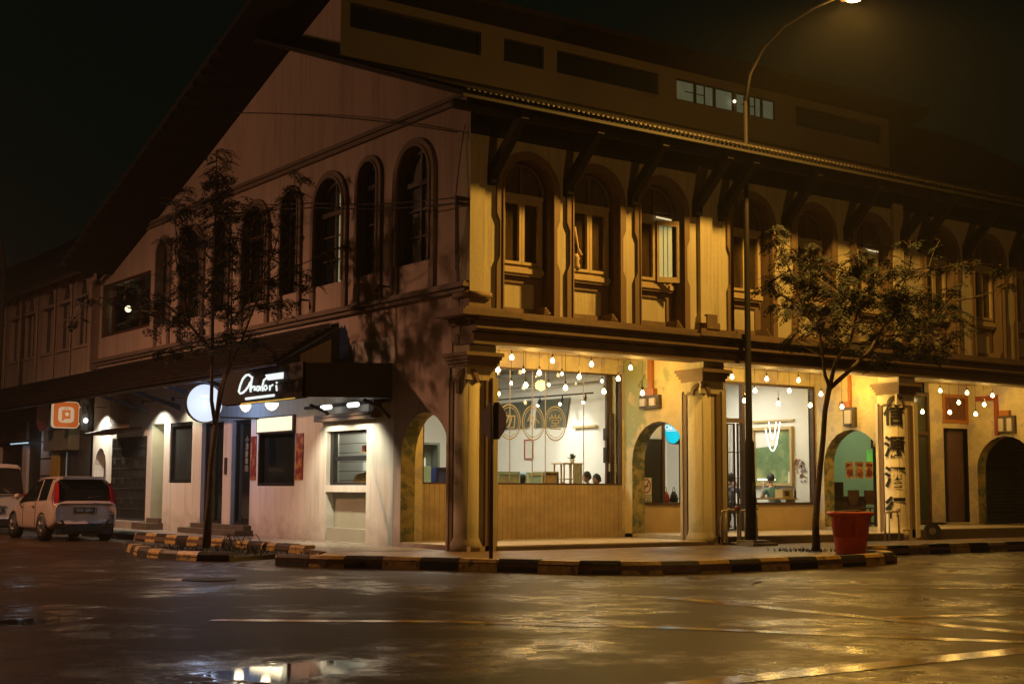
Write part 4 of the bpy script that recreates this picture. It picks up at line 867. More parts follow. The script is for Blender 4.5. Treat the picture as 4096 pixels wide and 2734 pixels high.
# ---- meters, conduits, pipes
def meters(x, y0, y1, z0, z1, n, lab, grp):
    s = MB(); s.box(x-.10, x, y0, y1, z0, z1); mb_ = s.build('meter_box', M['meter'], None, lab, 'meter', grp)
    for i in range(n):
        a = y0+(y1-y0)*(i+.22)/n; b = y0+(y1-y0)*(i+.78)/n; s = MB(); s.box(x-.15, x-.10, a, b, z0+.05, z1-.07); s.build('meter_cover', M['metercover'], mb_)
    s = MB(); s.box(x-.11, x-.0, y0+.15, y0+.45, z1, z1+.14); s.build('junction_box', M['orange'], mb_)
    return mb_
xm = 5.815
m1 = meters(xm, 1.36, 1.98, 2.96, 3.24, 2, 'twin electricity meters under an orange conduit above the first arch', 'meters above the walkway arches')
s = MB(); s.box(xm-.07, xm, 1.60, 1.74, 3.38, 4.04); s.build('conduit', M['orange'], m1)
s = MB(); s.tube([(xm-.03, 1.95, 3.6), (xm-.1, 1.9, 3.42), (xm-.06, 1.75, 3.38)], .008, 5); s.tube([(xm-.03, 1.85, 3.7), (xm-.12, 1.98, 3.45), (xm-.06, 1.8, 3.36)], .008, 5); s.build('loose_wire', M['cable'], m1)
xm = 11.865
m2 = meters(xm, 1.28, 1.62, 2.76, 3.2, 1, 'single electricity meter with wire loops above the second arch', 'meters above the walkway arches')
s = MB(); s.box(xm-.06, xm, 1.42, 1.50, 3.34, 4.04); s.build('conduit', M['orange'], m2)
xm = 17.815
m3 = meters(xm, 1.1, 1.6, 2.75, 3.2, 2, 'pair of dark meters beside the red bent conduit at the far arch', 'meters above the walkway arches')
s = MB(); s.box(xm-.05, xm, 1.62, 1.74, 2.7, 3.75); s.box(xm-.05, xm, 1.74, 2.3, 3.62, 3.75); s.build('conduit', M['brassred'], m3)

# ---- festoon bulbs hung in the walkway
BL = [('corner', 1.4, [(2047, 1430), (2210, 1443), (2366, 1457), (2522, 1471)]), ('corner', 1.0, [(1992, 1480), (2157, 1492), (2317, 1508), (2473, 1515)]), ('corner', .62, [(2103, 1541), (2262, 1551), (2416, 1566), (2570, 1572)]),
      ('corner', 2.2, [(2094, 1484), (2248, 1495), (2045, 1533), (2195, 1539), (2408, 1525), (1996, 1575)]),
      ('middle', 1.4, [(2928, 1508), (3067, 1516), (3194, 1521)]), ('middle', 1.0, [(3020, 1563), (3157, 1563), (3284, 1576)]), ('middle', .62, [(2978, 1603), (3113, 1614), (3241, 1621), (3368, 1627)]),
      ('third', 1.4, [(3761, 1563), (3868, 1571), (3970, 1582)]), ('third', 1.0, [(3835, 1610), (3937, 1618)]), ('third', .62, [(3690, 1647), (3799, 1649), (3903, 1656)])]
rown = {1.4: 'deep', 1.0: 'middle', .62: 'front', 2.2: 'window'}
ordn = ['first', 'second', 'third', 'fourth', 'fifth', 'sixth']
for hk, y, L_ in BL:
    for i, (px, py) in enumerate(L_):
        p = at(px, py, 'y', y); r = .043 if y < 2 else .028
        place = {'corner': 'corner shop', 'middle': 'middle cafe', 'third': 'third shop'}[hk]
        s = MB(); s.ball(p, r, 12); s.lathe((p.x, p.y, p.z+r*.85), [(r*.5, 0), (r*.4, .03)], 8)
        t = s.build('hanging_bulb', M['bulb'], None, f'{ordn[i]} bare bulb from the corner in the {rown[y]} row under the {place} ceiling', 'bulb', 'bare bulbs hung in the covered walkway')
        s = MB(); s.tube([(p.x, p.y, p.z+r*.85+.02), (p.x, p.y, p.z+r+.09)], .018, 8); s.build('socket', M['black'], t)
        s = MB(); s.tube([(p.x, p.y, p.z+r+.09), (p.x, p.y, 4.06)], .005, 5); s.build('flex', M['cable'], t)
for hk, xs, pw in (('corner', (.9, 2.1, 3.4, 4.8), 52), ('middle', (7.0, 8.6, 10.0, 11.2), 46), ('third', (13.2, 14.8, 16.4), 44)):
    for x in xs:
        for y in (1.0,):
            lamp('bulb_light', 'POINT', (x, y, 3.56), pw, (1, .58, .12), .12, parent=H[hk])

for i, (x, y) in enumerate(((7.6, 3.3), (9.9, 4.6))):
    t = empty('cafe_table', (x, y, .31), ('small round table near the dark panel of the middle cafe', 'small round table deeper inside the middle cafe')[i], 'table', 'round tables in the middle cafe')
    s = MB(); s.lathe((x, y, 1.02), [(.34, 0), (.35, .03)], 20); s.build('tabletop', M['framewood'], t); s = MB(); s.lathe((x, y, .31), [(.22, 0), (.04, .05), (.03, .7)], 12); s.build('pedestal', M['black'], t)
for i, z in enumerate((1.35, 1.75, 2.15)):
    s = MB(); s.box(8.4, 10.2, 7.6, 7.88, z, z+.04)
    for k in range(9): s.box(8.5+k*.19, 8.58+k*.19, 7.65, 7.75, z+.04, z+.14+.05*((k*3+i) % 4), 1+(k+i) % 2)
    s.build('wall_shelf', [M['framewood'], M['posterpaper'], M['applblue']], None, ('lowest', 'middle', 'topmost')[i]+' stocked shelf on the back wall of the middle cafe', 'shelf', 'stocked shelves on the cafe back wall')
# ------------------------------------------------------------------ side street ground floor
h = H['corner']
# serving window with its recess, sill and lower panel
s = MB(); frame(s, LF, 3.67, 5.39, 1.30, 2.42, .06, .12, .2); s.fbox(LF, 3.67, 5.39, 1.80, 1.90, .12, .2); s.fbox(LF, 5.25, 5.39, 1.3, 2.42, .10, .2); sw = s.build('serving_window', M['blackmetal'], h)
s = MB(); s.quad((.17, 3.7, 1.3), (.17, 5.35, 1.3), (.17, 5.35, 2.4), (.17, 3.7, 2.4)); s.build('pane', M['glass'], sw)
s = MB(); s.fbox(LF, 3.67, 5.39, 1.16, 1.30, .0, .3); s.build('window_sill', M['white'], h)
s = MB(); s.quad((.2, 3.67, .14), (.2, 5.39, .14), (.2, 5.39, 1.2), (.2, 3.67, 1.2)); s.fbox(LF, 3.67, 5.39, .13, .42, .04, .2); s.build('recess_panel', mk('grey_panel_paint', (.33, .32, .25), .7, vary=.1), h)
# tiled kitchen corner seen through it
s = MB(); s.quad((.95, 3.6, .3), (.95, 7.6, .3), (.95, 7.6, 3.2), (.95, 3.6, 3.2)); s.build('tiled_partition', M['tilewall'], h)
s = MB(); s.box(.6, .9, 4.65, 5.05, 1.98, 2.00); s.box(.65, .75, 4.9, 5.02, 2.0, 2.14, 1); s.box(.66, .78, 4.7, 4.86, 2.0, 2.07, 2); s.build('wall_shelf', [M['framewood'], M['brassred'], M['black']], None, 'small shelf with jars behind the serving window glass', 'shelf')
s = MB(); s.prism([(.5, 4.35, 1.3), (.5, 5.2, 1.3), (.5, 5.0, 1.52), (.5, 4.45, 1.6)], (.25, 0, 0)); s.build('bread_tray', mk('yellow_brown_board', (.5, .3, .07), .6, vary=.2), None, 'yellow-brown slanted tray inside the serving window', 'tray')
lamp('serving_light', 'POINT', (.55, 5.0, 2.7), 34, (1, .95, .8), .1, parent=sw)
# wall fixture with two up and down lights over the serving window
s = MB(); s.box(-.20, -.02, 3.15, 5.6, 2.62, 2.76); s.box(-.24, -.02, 3.2, 5.5, 2.70, 2.73); s.box(-.18, -.0, 3.1, 3.3, 2.64, 2.98); wf = s.build('shutter_box', [M['darkwood']], None, 'dark slatted shutter box with twin lights above the serving window', 'shutter box')
for y in (3.75, 4.9): s = MB(); s.tube([(-.28, y-.18, 2.90), (-.28, y+.18, 2.90)], .05, 8); s.build('wall_light', M['tubewhite'], wf); lamp('serving_wash', 'SPOT', (-.85, y, 2.93), 240, (1, .90, .64), .06, (.2, y, .9), 100, .7, parent=wf)
# lit menu with dark board under it, posters either side
s = MB(); s.box(-.06, -.005, 6.84, 8.72, 2.46, 2.84); lm = s.build('lit_menu_box', M['darkwood'], None, 'glowing cream menu lightbox over the wide dark window', 'lightbox'); s = MB(); s.quad((-.065, 6.9, 2.50), (-.065, 8.68, 2.50), (-.065, 8.68, 2.81), (-.065, 6.9, 2.81)); s.build('face', M['menulit'], lm)
lamp('menu_glow', 'AREA', (-.12, 7.8, 2.65), 4.5, (1, .8, .45), 1.6, (-2, 7.8, 2.3), sy=.3, parent=lm)
s = MB(); s.quad((.12, 6.84, 1.28), (.12, 8.72, 1.28), (.12, 8.72, 2.5), (.12, 6.84, 2.5)); frame(s, LF, 6.84, 8.72, 1.28, 2.5, .07, .0, .12, 1); s.build('dark_window', [M['blackglass'], M['blackmetal']], h)
s = MB(); s.box(-.02, -.004, 6.43, 6.78, 1.42, 2.42); s.build('food_poster', M['posterred'], None, 'tall red food poster on the side nearer the serving window', 'poster', 'red food posters by the dark window')
s = MB(); s.box(-.02, -.004, 8.80, 9.08, 1.42, 2.42); s.build('food_poster', M['posterred'], None, 'tall red food poster squeezed between the dark window and the glass door', 'poster', 'red food posters by the dark window')
# glass doors
for c, q in ((9.66, .53), (11.34, .66)):
    s = MB(); frame(s, LF, c-q, c+q, .37, 2.82, .08, .1, .17); s.fbox(LF, c-.02, c+.02, .4, 2.78, .1, .16) if q > .6 else None; dr = s.build('glass_door', M['blackmetal'], h); s = MB(); s.quad((.14, c-q, .37), (.14, c+q, .37), (.14, c+q, 2.82), (.14, c-q, 2.82)); s.build('pane', M['blackglass'], dr)
s_ = H['corner']; glyphs('door_lettering', '小\n酒\n屋\n串\n烧', .17, M['logo'], (.13, 9.62, 2.02), (0, -1, 0), (0, 0, 1), h, ext=.001)
s = MB(); s.box(-.45, .0, 8.9, 12.3, .13, .26); s.box(-.2, .1, 9.0, 12.1, .26, .37); s.build('doorstep', M['step'], None, 'dark two-level doorstep in front of the glass doors', 'doorstep')
s = MB(); s.box(-.05, -.0, 10.42, 10.5, 1.55, 1.95); s.build('door_plaque', M['darkwood'], None, 'narrow dark plaque on the wall between the two glass doors', 'plaque')
s = MB(); frame(s, LF, 12.61, 14.09, 1.35, 2.9, .09, .02, .12); wn = s.build('window', M['blackmetal'], h); s = MB(); s.quad((.1, 12.65, 1.4), (.1, 14.05, 1.4), (.1, 14.05, 2.85), (.1, 12.65, 2.85)); s.build('pane', M['greyglass'], wn)
# side passage
s = MB(); s.quad((.0, 15.33, .3), (2.2, 15.33, .3), (2.2, 15.33, 3.2), (.0, 15.33, 3.2)); s.quad((2.2, 14.4, .3), (2.2, 15.4, .3), (2.2, 15.4, 3.2), (2.2, 14.4, 3.2)); s.build('passage_wall', mk('greenish_passage_paint', (.4, .38, .25), .8, vary=.15), h)
s = MB(); s.box(-.45, .1, 14.4, 15.5, .13, .30); s.box(-.1, 1, 14.5, 15.35, .3, .42); s.build('doorstep', M['step'], None, 'short dark step at the narrow side passage', 'doorstep')
# iron gate of small squares and pointed niche
s = MB(); frame(s, LF, 15.72, 18.44, .34, 2.62, .05, -.01, .06)
y = 15.8
while y < 18.4: s.fbox(LF, y, y+.022, .36, 2.6, .0, .03); y += .11
for z in (.62, .9, 1.18, 1.46, 1.74, 2.02, 2.3): s.fbox(LF, 15.74, 18.42, z, z+.03, -.005, .035)
for y in (16.0, 16.7, 17.4, 18.1):
    for z in (.76, 1.32, 1.88): s.fbox(LF, y, y+.24, z, z+.2, .0, .03)
s.build('iron_gate', M['grill'], h)
s = MB(); s.quad((.3, 15.7, .3), (.3, 18.5, .3), (.3, 18.5, 2.62), (.3, 15.7, 2.62)); s.build('gate_backing', M['louver'], h)
s = MB(); s.quad((.28, 18.8, .1), (.28, 20.1, .1), (.28, 20.1, 2.5), (.28, 18.8, 2.5)); s.build('niche_back', mk('dark_mauve_niche', (.06, .05, .06), .8), h)
s = MB(); s.box(-.35, .05, 15.6, 18.6, .13, .32); s.build('doorstep', M['concrete'], None, 'long pale step in front of the iron gate', 'doorstep')
# bamboo blind over the gate
s = MB()
for i in range(38): z = 2.78+i*.045; s.tube([(-.28, 16.35, z), (-.28, 17.95, z)], .016, 5)
s.build('bamboo_blind', mk('bamboo_slats', (.25, .19, .1), .6, vary=.3, vs=9), None, 'bamboo slat blind hanging above the iron gate', 'blind')
s = MB(); s.prism([(-.9, 15.9, 2.62), (-.9, 18.3, 2.66), (-.1, 18.3, 2.84), (-.1, 15.9, 2.80)], (0, 0, .07)); s.build('gate_hood', M['tile'], None, 'small brown tiled hood jutting out above the iron gate', 'door hood')
lamp('passage_light', 'POINT', (1.2, 14.9, 2.7), 30, (1, .95, .7), .1, parent=h)
# wall washers: lit places on the white wall
wl = []
for i, (y, x, z, pw, c_) in enumerate(((14.6, -.55, 3.45, 250, (1, .94, .76)), (19.0, -.55, 3.5, 340, (1, .94, .76)), (12.7, -.5, 3.45, 70, (1, .9, .66)))):
    s = MB(); s.tube([(-.0, y, z+.03), (x, y, z+.03)], .012, 6); s.tube([(x, y, z+.06), (x, y, z-.05)], [.04, .055], 10)
    t = s.build('wall_washer_lamp', M['black'], None, ('small downlight under the tiled awning beside the side passage', 'small downlight under the tiled awning beyond the iron gate', 'dim small downlight under the tiled awning above the grey window')[i], 'wall lamp', 'small downlights under the tiled awning')
    lamp('wash', 'SPOT', (x, y, z-.06), pw, c_, .05, (.12, y, .4), 130, .55, parent=t)

# ---- black canopy with the lit name
s = MB()
s.prism([(-1.95, 2.67, 2.94), (-1.95, 2.67, 3.58), (-.01, 2.67, 3.68), (-.01, 2.67, 3.0), (-1.9, 2.67, 2.94)], (0, .05, 0))
s.box(-1.96, -1.90, 2.67, 6.35, 2.94, 3.60); s.prism([(-1.93, 2.7, 3.58), (-.01, 2.7, 3.68), (-.01, 2.7, 3.64), (-1.93, 2.7, 3.54)], (0, 3.6, 0))
s.box(-1.9, -1.84, 2.7, 6.3, 2.92, 2.97); s.box(-.08, -.01, 2.7, 6.3, 2.92, 2.98)
for y in (2.75, 5.0): s.tube([(-.02, y, 2.62), (-.25, y, 2.82), (-.6, y, 2.94)], .035, 6)
cn = s.build('canopy', M['canopyblack'], None, 'black box canopy over the serving window with a glowing handwritten name', 'canopy')
def stroke(mb, pts, wd):
    P = [V(p) for p in pts]; f = lambda p: V((-1.985, p.x, p.y))
    mb.tube([(-1.985, p[0], p[1]) for p in pts], wd, 8)
# letter strokes on the canopy front, left to right is from far to near
def S(px, py): p = at(px, py, 'x', -1.98); return (p.y, p.z)
s = MB()
C_ = [(1004, 1505), (996, 1498), (985, 1500), (972, 1515), (962, 1540), (956, 1565), (962, 1573), (972, 1570), (983, 1560), (994, 1545), (1002, 1528)]
stroke(s, [S(*p) for p in C_], .022)
stroke(s, [S(*p) for p in ((1010, 1505), (1006, 1530), (1002, 1556), (1004, 1566))], .022)
stroke(s, [S(*p) for p in ((1003, 1556), (1012, 1545), (1020, 1545), (1019, 1562))], .02)
stroke(s, [S(*p) for p in ((1040, 1545), (1030, 1545), (1025, 1558), (1032, 1562), (1042, 1546), (1042, 1562))], .018)
stroke(s, [S(*p) for p in ((1068, 1510), (1056, 1520), (1050, 1545), (1052, 1563))], .02)
stroke(s, [S(*p) for p in ((1062, 1540), (1056, 1550), (1062, 1560), (1070, 1552), (1066, 1541), (1062, 1540))], .016)
stroke(s, [S(*p) for p in ((1080, 1540), (1080, 1560), (1082, 1545), (1092, 1538))], .017)
stroke(s, [S(*p) for p in ((1106, 1540), (1108, 1562))], .018); stroke(s, [S(1107, 1528), S(1108, 1531)], .02)
stroke(s, [S(985, 1594), S(1096, 1580)], .026)
a, b = S(1064, 1500), S(1134, 1488); s.prism([(-2.0, *S(1064, 1498)), (-2.0, *S(1133, 1488)), (-2.0, *S(1132, 1513)), (-2.0, *S(1074, 1520))], (.03, 0, 0))
s.build('lit_name', M['signwhite'], cn)
s = MB(); s.tube([(-1.95, 3.0, 2.93), (-1.95, 5.4, 2.93)], .012, 6); s.build('edge_light', mk('amber_strip', (1, .8, .2), .5, emit=.5, ecol=(1, .65, .1)), cn)
for i, (px, py, r, m) in enumerate(((1087, 1618, .14, 'halflamp'), (982, 1624, .12, 'halflamp'))):
    p = at(px, py, 'x', -1.0); s = MB(); s.lathe(p-V((0, 0, .12)), [(.01, 0), (r*.6, .03), (r, .11), (r*1.02, .16)], 18); t = s.build('glass_shade_lamp', M[m], None, ('rounder glowing glass shade under the canopy above the menu lightbox', 'smaller glowing glass shade under the far end of the canopy')[i], 'lamp', 'glass shades under the canopy')
    s = MB(); s.tube([p+V((0, 0, .02)), p+V((0, 0, .28))], .01, 6); s.lathe(p+V((0, 0, .02)), [(r*1.05, 0), (.03, .06)], 14); s.build('lamp_cap', M['black'], t)
    lamp('shade_light', 'POINT', p-V((0, 0, .2)), 4, (1, .75, .45), .1, parent=t)
# round white projecting sign
c = at(815, 1612, 'y', 8.6); s = MB(); s.disc(c+V((0, .06, 0)), (0, -1, 0), .43, .12, 40); s.tube([c+V((.4, 0, .3)), V((0, 8.6, c.z+.3))], .02, 6); s.tube([c+V((.4, 0, -.3)), V((0, 8.6, c.z-.3))], .02, 6); s.disc(c+V((.45, .05, .12)), (0, -1, 0), .16, .1, 24)
rs = s.build('round_sign', M['canopyblack'], None, 'large round glowing white sign with a small round lobe, behind the street tree', 'sign')
s = MB(); s.disc(c+V((0, -.062, 0)), (0, -1, 0), .42, .006, 40); s.disc(c+V((.45, -.052, .12)), (0, -1, 0), .15, .006, 24); s.build('face', M['discwhite'], rs)
faint = mk('faint_sign_print', (.5, .6, .7), .5, emit=.55, ecol=(.62, .72, .85))
s = MB(); s.box(c.x-.09, c.x+.09, c.y-.072, c.y-.069, c.z+.14, c.z+.17); s.build('print_bar', mk('pink_print', (.9, .5, .55), .5, emit=.6, ecol=(.95, .6, .65)), rs)
glyphs('lettering', '串\n烧', .13, faint, (c.x+.0, c.y-.072, c.z-.05), (1, 0, 0), (0, 0, 1), rs, ext=.001)
lamp('round_sign_glow', 'POINT', c+V((.05, .32, 0)), 60, (.35, .55, 1), .25, parent=rs); lamp('round_sign_front', 'POINT', c+V((0, -.35, 0)), 20, (.5, .65, 1), .3, parent=rs)

# ---- tiled lean-to awning along the side street
s = MB(); A0, A1 = 4.7, 46
def awn(y, t): return V((-.12-1.45*t, y+0*t, 4.62-.88*t))
s.add([awn(A0, 0), awn(A1, 0), awn(A1, 1), awn(A0, 1), awn(A0, 0)-V((0, 0, .05)), awn(A1, 0)-V((0, 0, .05)), awn(A1, 1)-V((0, 0, .05)), awn(A0, 1)-V((0, 0, .05))], [(0, 1, 2, 3), (4, 7, 6, 5), (0, 3, 7, 4), (3, 2, 6, 7), (1, 5, 6, 2)])
y = A0+.05
while y < 32:
    v = []
    for t in (0, 1):
        for q in range(4): a = PI*q/3; v.append(awn(y-math.cos(a)*.045, t)+V((0, 0, math.sin(a)*.05)))
    s.add(v, [(q, q+1, q+5, q+4) for q in range(3)]+[(7, 6, 5, 4)], 0, True); y += .125
for t in [i/9 for i in range(1, 10)]:
    p0, p1 = awn(A0, t), awn(32, t); s.add([p0+V((-.01, 0, .02)), p1+V((-.01, 0, .02)), p1+V((-.02, 0, .075)), p0+V((-.02, 0, .075)), p1+V((.08, 0, .06)), p0+V((.08, 0, .06))], [(0, 1, 2, 3), (3, 2, 4, 5)])
aw = s.build('tiled_awning', M['awntile'], None, 'long brown tiled lean-to awning along the side street wall', 'awning')
s = MB(); s.box(-1.5, -1.44, A0, A1, 3.60, 3.70); s.prism([(-.1, A0, 4.55), (-1.5, A0, 3.72), (-1.5, A0, 3.62), (-.1, A0, 3.62)], (0, .06, 0)); 
y = 8.8
while y < 17: s.prism([(-.02, y, 3.2), (-.02, y, 3.35), (-1.4, y, 3.72), (-1.4, y, 3.64)], (0, .07, 0)); y += 2.3
s.build('awning_frame', M['black'], aw)
s = MB(); s.prism([(-.3, A0-.01, 4.3), (-.3, A0-.01, 3.78), (-1.0, A0-.01, 3.78), (-1.0, A0-.01, 3.95)], (0, .01, 0)); s.build('gable_pane', M['pink'], aw)
s = MB()
for i in range(5): s.tube([(-.3-.3*i, 4.8, 3.72+.01*i), (-.5-.25*i, 6.6, 3.72)], .012, 5)
s.build('bracing_rods', M['steel'], aw)
s = MB(); s.quad((-.1, 4.99, 4.70), (-.1, 20, 4.70), (-.24, 20, 4.62), (-.24, 4.99, 4.62)); s.build('flashing', M['steel'], aw)

# ---- neighbour terrace down the side street
nb = empty('neighbour_shophouse', (0, 24, 0), 'pale neighbouring shophouse with a row of narrow arched windows down the side street', 'shophouse')
NW = [(21.6, .55), (23.25, .6), (24.9, .62), (27.05, .6), (28.7, .58), (30.6, .55), (32.4, .55), (34.2, .5)]
s = MB(); wall(s, LF, 20.35, 46, 4.5, 7.95, [(c, q, 5.56, 7.15, .6) for c, q in NW], .2, mr=0)
s.quad((0, 20.3, .1), (0, 46, .1), (0, 46, 4.5), (0, 20.3, 4.5), 1)
s.build('wall', [M['pink'], M['shutter']], nb)
for c, q in NW:
    s = MB(); band(s, LF, [(c-q, 7.1)]+arch_pts(c, q, 7.15, .6)+[(c+q, 7.1)], [(c-q-.1, 7.1)]+arch_pts(c, q+.1, 7.15, .7)+[(c+q+.1, 7.1)], -.05, .02)
    s.fbox(LF, c-q-.1, c+q+.1, 7.02, 7.12, -.06, .2); s.fbox(LF, c-.03, c+.03, 5.56, 7.0, .08, .14); s.fbox(LF, c-q-.1, c+q+.1, 5.48, 5.56, -.06, .02); wn = s.build('window', M['pink'], nb)
    s = MB(); s.poly([(.15, u, z) for u, z in [(c-q, 5.56)]+arch_pts(c, q, 7.15, .6)+[(c+q, 5.56)]]); s.build('pane', M['blackglass'], wn)
s = MB()
for y in (22.45, 24.1, 26.0, 27.9, 29.7): s = MB(); s.tube([(-.06, y, 4.7), (-.06, y, 7.8)], .03, 6); s.build('downpipe', M['pink'], nb)
s = MB(); s.prism([(-.45, 20.3, 7.62), (-.45, 20.3, 7.72), (4.4, 20.3, 10.9), (4.4, 20.3, 10.8)], (0, 26, 0)); s.tube([(4.4, 20.3, 10.9), (4.4, 46, 10.9)], .12, 8); s.build('roof', mk('grey_brown_sheet_roof', (.10, .075, .06), .6, vary=.3, vs=3), nb)
# shop level of the neighbour
s = MB()
for z in (.5, 1.05, 1.6, 2.15, 2.7, 3.2): s.fbox(LF, 23.9, 24.9, z, z+.5, -.08, .02)
s.build('stone_pier', mk('pale_rusticated_blocks', (.36, .34, .32), .8, vary=.15), nb)
s = MB(); s.fbox(LF, 21.3, 23.8, 2.35, 3.0, -.35, -.02); s.build('shutter_housing', mk('grey_green_board', (.16, .16, .11), .7, vary=.2), nb)
s = MB(); s.fbox(LF, 23.0, 23.7, 1.45, 2.3, -.12, -.04); s.build('hung_notice', mk('yellow_banner', (.45, .3, .02), .7, vary=.3), None, 'yellow banner hanging under the orange sign', 'banner')
s = MB(); s.tube([(-.1, 22.2, .3), (-.1, 22.2, 2.3)], .02, 6); s.build('door_strip', mk('pale_blue_strip', (.3, .45, .5), .5, emit=.06, ecol=(.5, .8, .9)), nb)
for y in (26.4, 29.6): s = MB(); s.fbox(LF, y, y+.5, .3, 2.6, -.1, .0); s.build('stone_pier', M['white'], nb)
# signs there
a = at(211, 1655, 'y', 21.0).x; b = at(317, 1655, 'y', 21.0).x; cx = (a+b)/2; cz = 3.38; R_ = (b-a)/2
def rsq(cx, cz, r, k, n=6):
    pts = []
    for (sx, sz, a0) in ((1, 1, 0), (-1, 1, PI/2), (-1, -1, PI), (1, -1, 3*PI/2)):
        for i in range(n+1): an = a0+PI/2*i/n; pts.append((cx+sx*(r-k)+k*math.cos(an), cz+sz*(r-k)+k*math.sin(an)))
    return pts
s = MB(); s.prism([(x, 21.0, z) for x, z in rsq(cx, cz, R_, .12)], (0, .16, 0)); s.box(b-.02, 0, 21.05, 21.1, 3.6, 3.65); s.box(b-.02, 0, 21.05, 21.1, 3.1, 3.15); og = s.build('orange_sign', M['orangecream'], None, 'glowing orange rounded square sign with a cream bag emblem', 'sign')
s = MB(); s.prism([(x, 20.995, z) for x, z in rsq(cx, cz, R_-.025, .1)], (0, -.006, 0)); s.build('face', M['orangelit'], og)
s = MB(); s.prism([(x, 20.985, z) for x, z in rsq(cx, cz-.0, R_*.6, .12)], (0, -.006, 0)); s.build('emblem_ground', M['orangecream'], og)
s = MB(); s.box(cx-.13, cx+.12, 20.965, 20.975, cz-.12, cz+.14); s.prism([(cx-.13, 20.975, cz-.12), (cx-.13, 20.975, cz-.2), (cx-.03, 20.975, cz-.12)], (0, -.01, 0)); s.tube([(cx-.06, 20.97, cz+.14), (cx-.03, 20.97, cz+.2), (cx+.03, 20.97, cz+.2), (cx+.06, 20.97, cz+.14)], .01, 5); s.build('bag_emblem', M['orangelit'], og)
s = MB(); s.disc((cx+.02, 20.96, cz+.02), (0, -1, 0), .06, .006, 20); s.build('emblem_dot', M['orangecream'], og)
lamp('orange_glow', 'POINT', (cx, 20.7, cz), 3, (1, .5, .2), .2, parent=og)
c = at(172, 1650, 'y', 22.5); s = MB(); s.prism([(c.x-.19+.38*0+.19+.19*math.cos(t)*1, 22.5, c.z+.56*(abs(math.sin(t))**.6)*(1 if math.sin(t) > 0 else -1)) for t in [2*PI*i/28 for i in range(28)]], (0, .15, 0)); s.box(c.x+.18, 0, 22.55, 22.6, c.z, c.z+.05); ov = s.build('oval_sign', mk('dark_red_sign', (.09, .012, .014), .5), None, 'unlit dark red oval sign left of the orange one', 'sign')
s = MB(); s.box(-.25, -.05, 20.5, 20.62, 2.9, 4.0); bn = s.build('grey_banner', mk('grey_banner_cloth', (.16, .18, .19), .8), None, 'narrow grey vertical banner with pale writing next to the orange sign', 'banner')
glyphs('lettering', '美\n发\n屋', .2, M['paper'], (-.15, 20.49, 3.55), (1, 0, 0), (0, 0, 1), bn, ext=.001); s = MB(); s.ball((-.15, 20.4, 3.2), .075, 10); s.build('small_lamp', M['tubewhite'], bn)
s = MB(); s.box(-.4, -.3, 25.5, 29.0, 2.75, 3.35); bd = s.build('fascia_board', mk('dark_brown_fascia', (.035, .022, .012), .7, vary=.3), None, 'dark fascia board with black characters at the far left', 'shop board'); glyphs('lettering', '药行\n中医诊所', .3, M['black'], (-.41, 27.2, 3.05), (0, -1, 0), (0, 0, 1), bd, ext=.002)
s = MB(); s.tube([(-.3, 25.6, 2.66), (-.3, 27.6, 2.66)], .02, 6); s.build('tube_lamp', mk('cold_tube', (.6, .8, 1), .5, emit=.7, ecol=(.6, .85, 1)), None, 'thin bluish tube light under the dark fascia board', 'tube light')
lamp('cold_tube_light', 'POINT', (-.5, 25.0, 2.6), 4, (.7, .85, 1), .2, parent=bd)

# dark houses further off
def dark_house(name, x0, x1, y0, y1, ze, zr, lab, hip=True):
    r = empty(name, ((x0+x1)/2, (y0+y1)/2, 0), lab, 'house'); s = MB(); s.box(x0, x1, y0, y1, 0, ze); s.build('wall', M['grey'], r)
    s = MB(); ym = (y0+y1)/2; e = .6; hx = (y1-y0)*.5
    v = [(x0-e, y0-e, ze), (x1+e, y0-e, ze), (x1+e, y1+e, ze), (x0-e, y1+e, ze), (x0+hx*.9, ym, zr), (x1-hx*.9, ym, zr)]
    s.add(v, [(0, 1, 5, 4), (2, 3, 4, 5), (1, 2, 5), (3, 0, 4), (0, 3, 2, 1)]); s.build('roof', M['soffit'], r)
    s = MB()
    for i in range(5): x = x0+(x1-x0)*(i+.3)/5; s.box(x, x+(x1-x0)*.1, y0-.03, y0+.05, ze*.55, ze*.8)
    s.build('window', M['blackglass'], r)
dark_house('far_house', 40, 62, 25, 37, 17.6, 22.5, 'large dark hipped roof rising behind the far end of the terrace')
dark_house('far_house', 6, 26, 40, 60, 12, 17.5, 'broad dark roof rising behind the neighbouring shophouse')
for i in range(3): dark_house('opposite_house', -46, -20, 12+i*17, 27+i*17, 8, 11, ('nearest', 'middle', 'farthest')[i]+' dark house across the side street')
# ---- street lamps, and an added fill lamp
lp = empty('street_lamp', (6.57, -.47, .13), 'tall curved street lamp with a blazing sodium head in front of the middle cafe', 'street lamp', 'street lamps')
s = MB(); s.tube([(6.57, -.47, .13), (6.56, -.47, 2.2), (6.55, -.47, 2.25), (6.55, -.47, 6), (6.56, -.47, 9.4)], [.108, .098, .072, .056, .042], 12); s.tube([(6.575, -.54, .9), (6.575, -.54, 1.4)], .06, 8)
s.build('pole', M['armblack'], lp)
arm = [(6.56, -.47, 9.3), (6.56, -.62, 9.85), (6.57, -1.0, 10.3), (6.58, -1.6, 10.62), (6.59, -2.4, 10.78), (6.6, -3.15, 10.82)]
s = MB(); s.tube(arm, [.042, .036, .031, .028, .026, .024], 10); s.build('arm', M['armblack'], lp)
s = MB(); s.prism([(6.25, -.85, .13), (6.95, -.85, .13), (6.95, -.2, .13), (6.25, -.2, .13)], (0, 0, .06)); s.prism([(6.35, -.75, .19), (6.85, -.75, .19), (6.85, -.27, .19), (6.35, -.27, .19)], (0, 0, .05)); s.build('base_block', M['concrete'], lp)
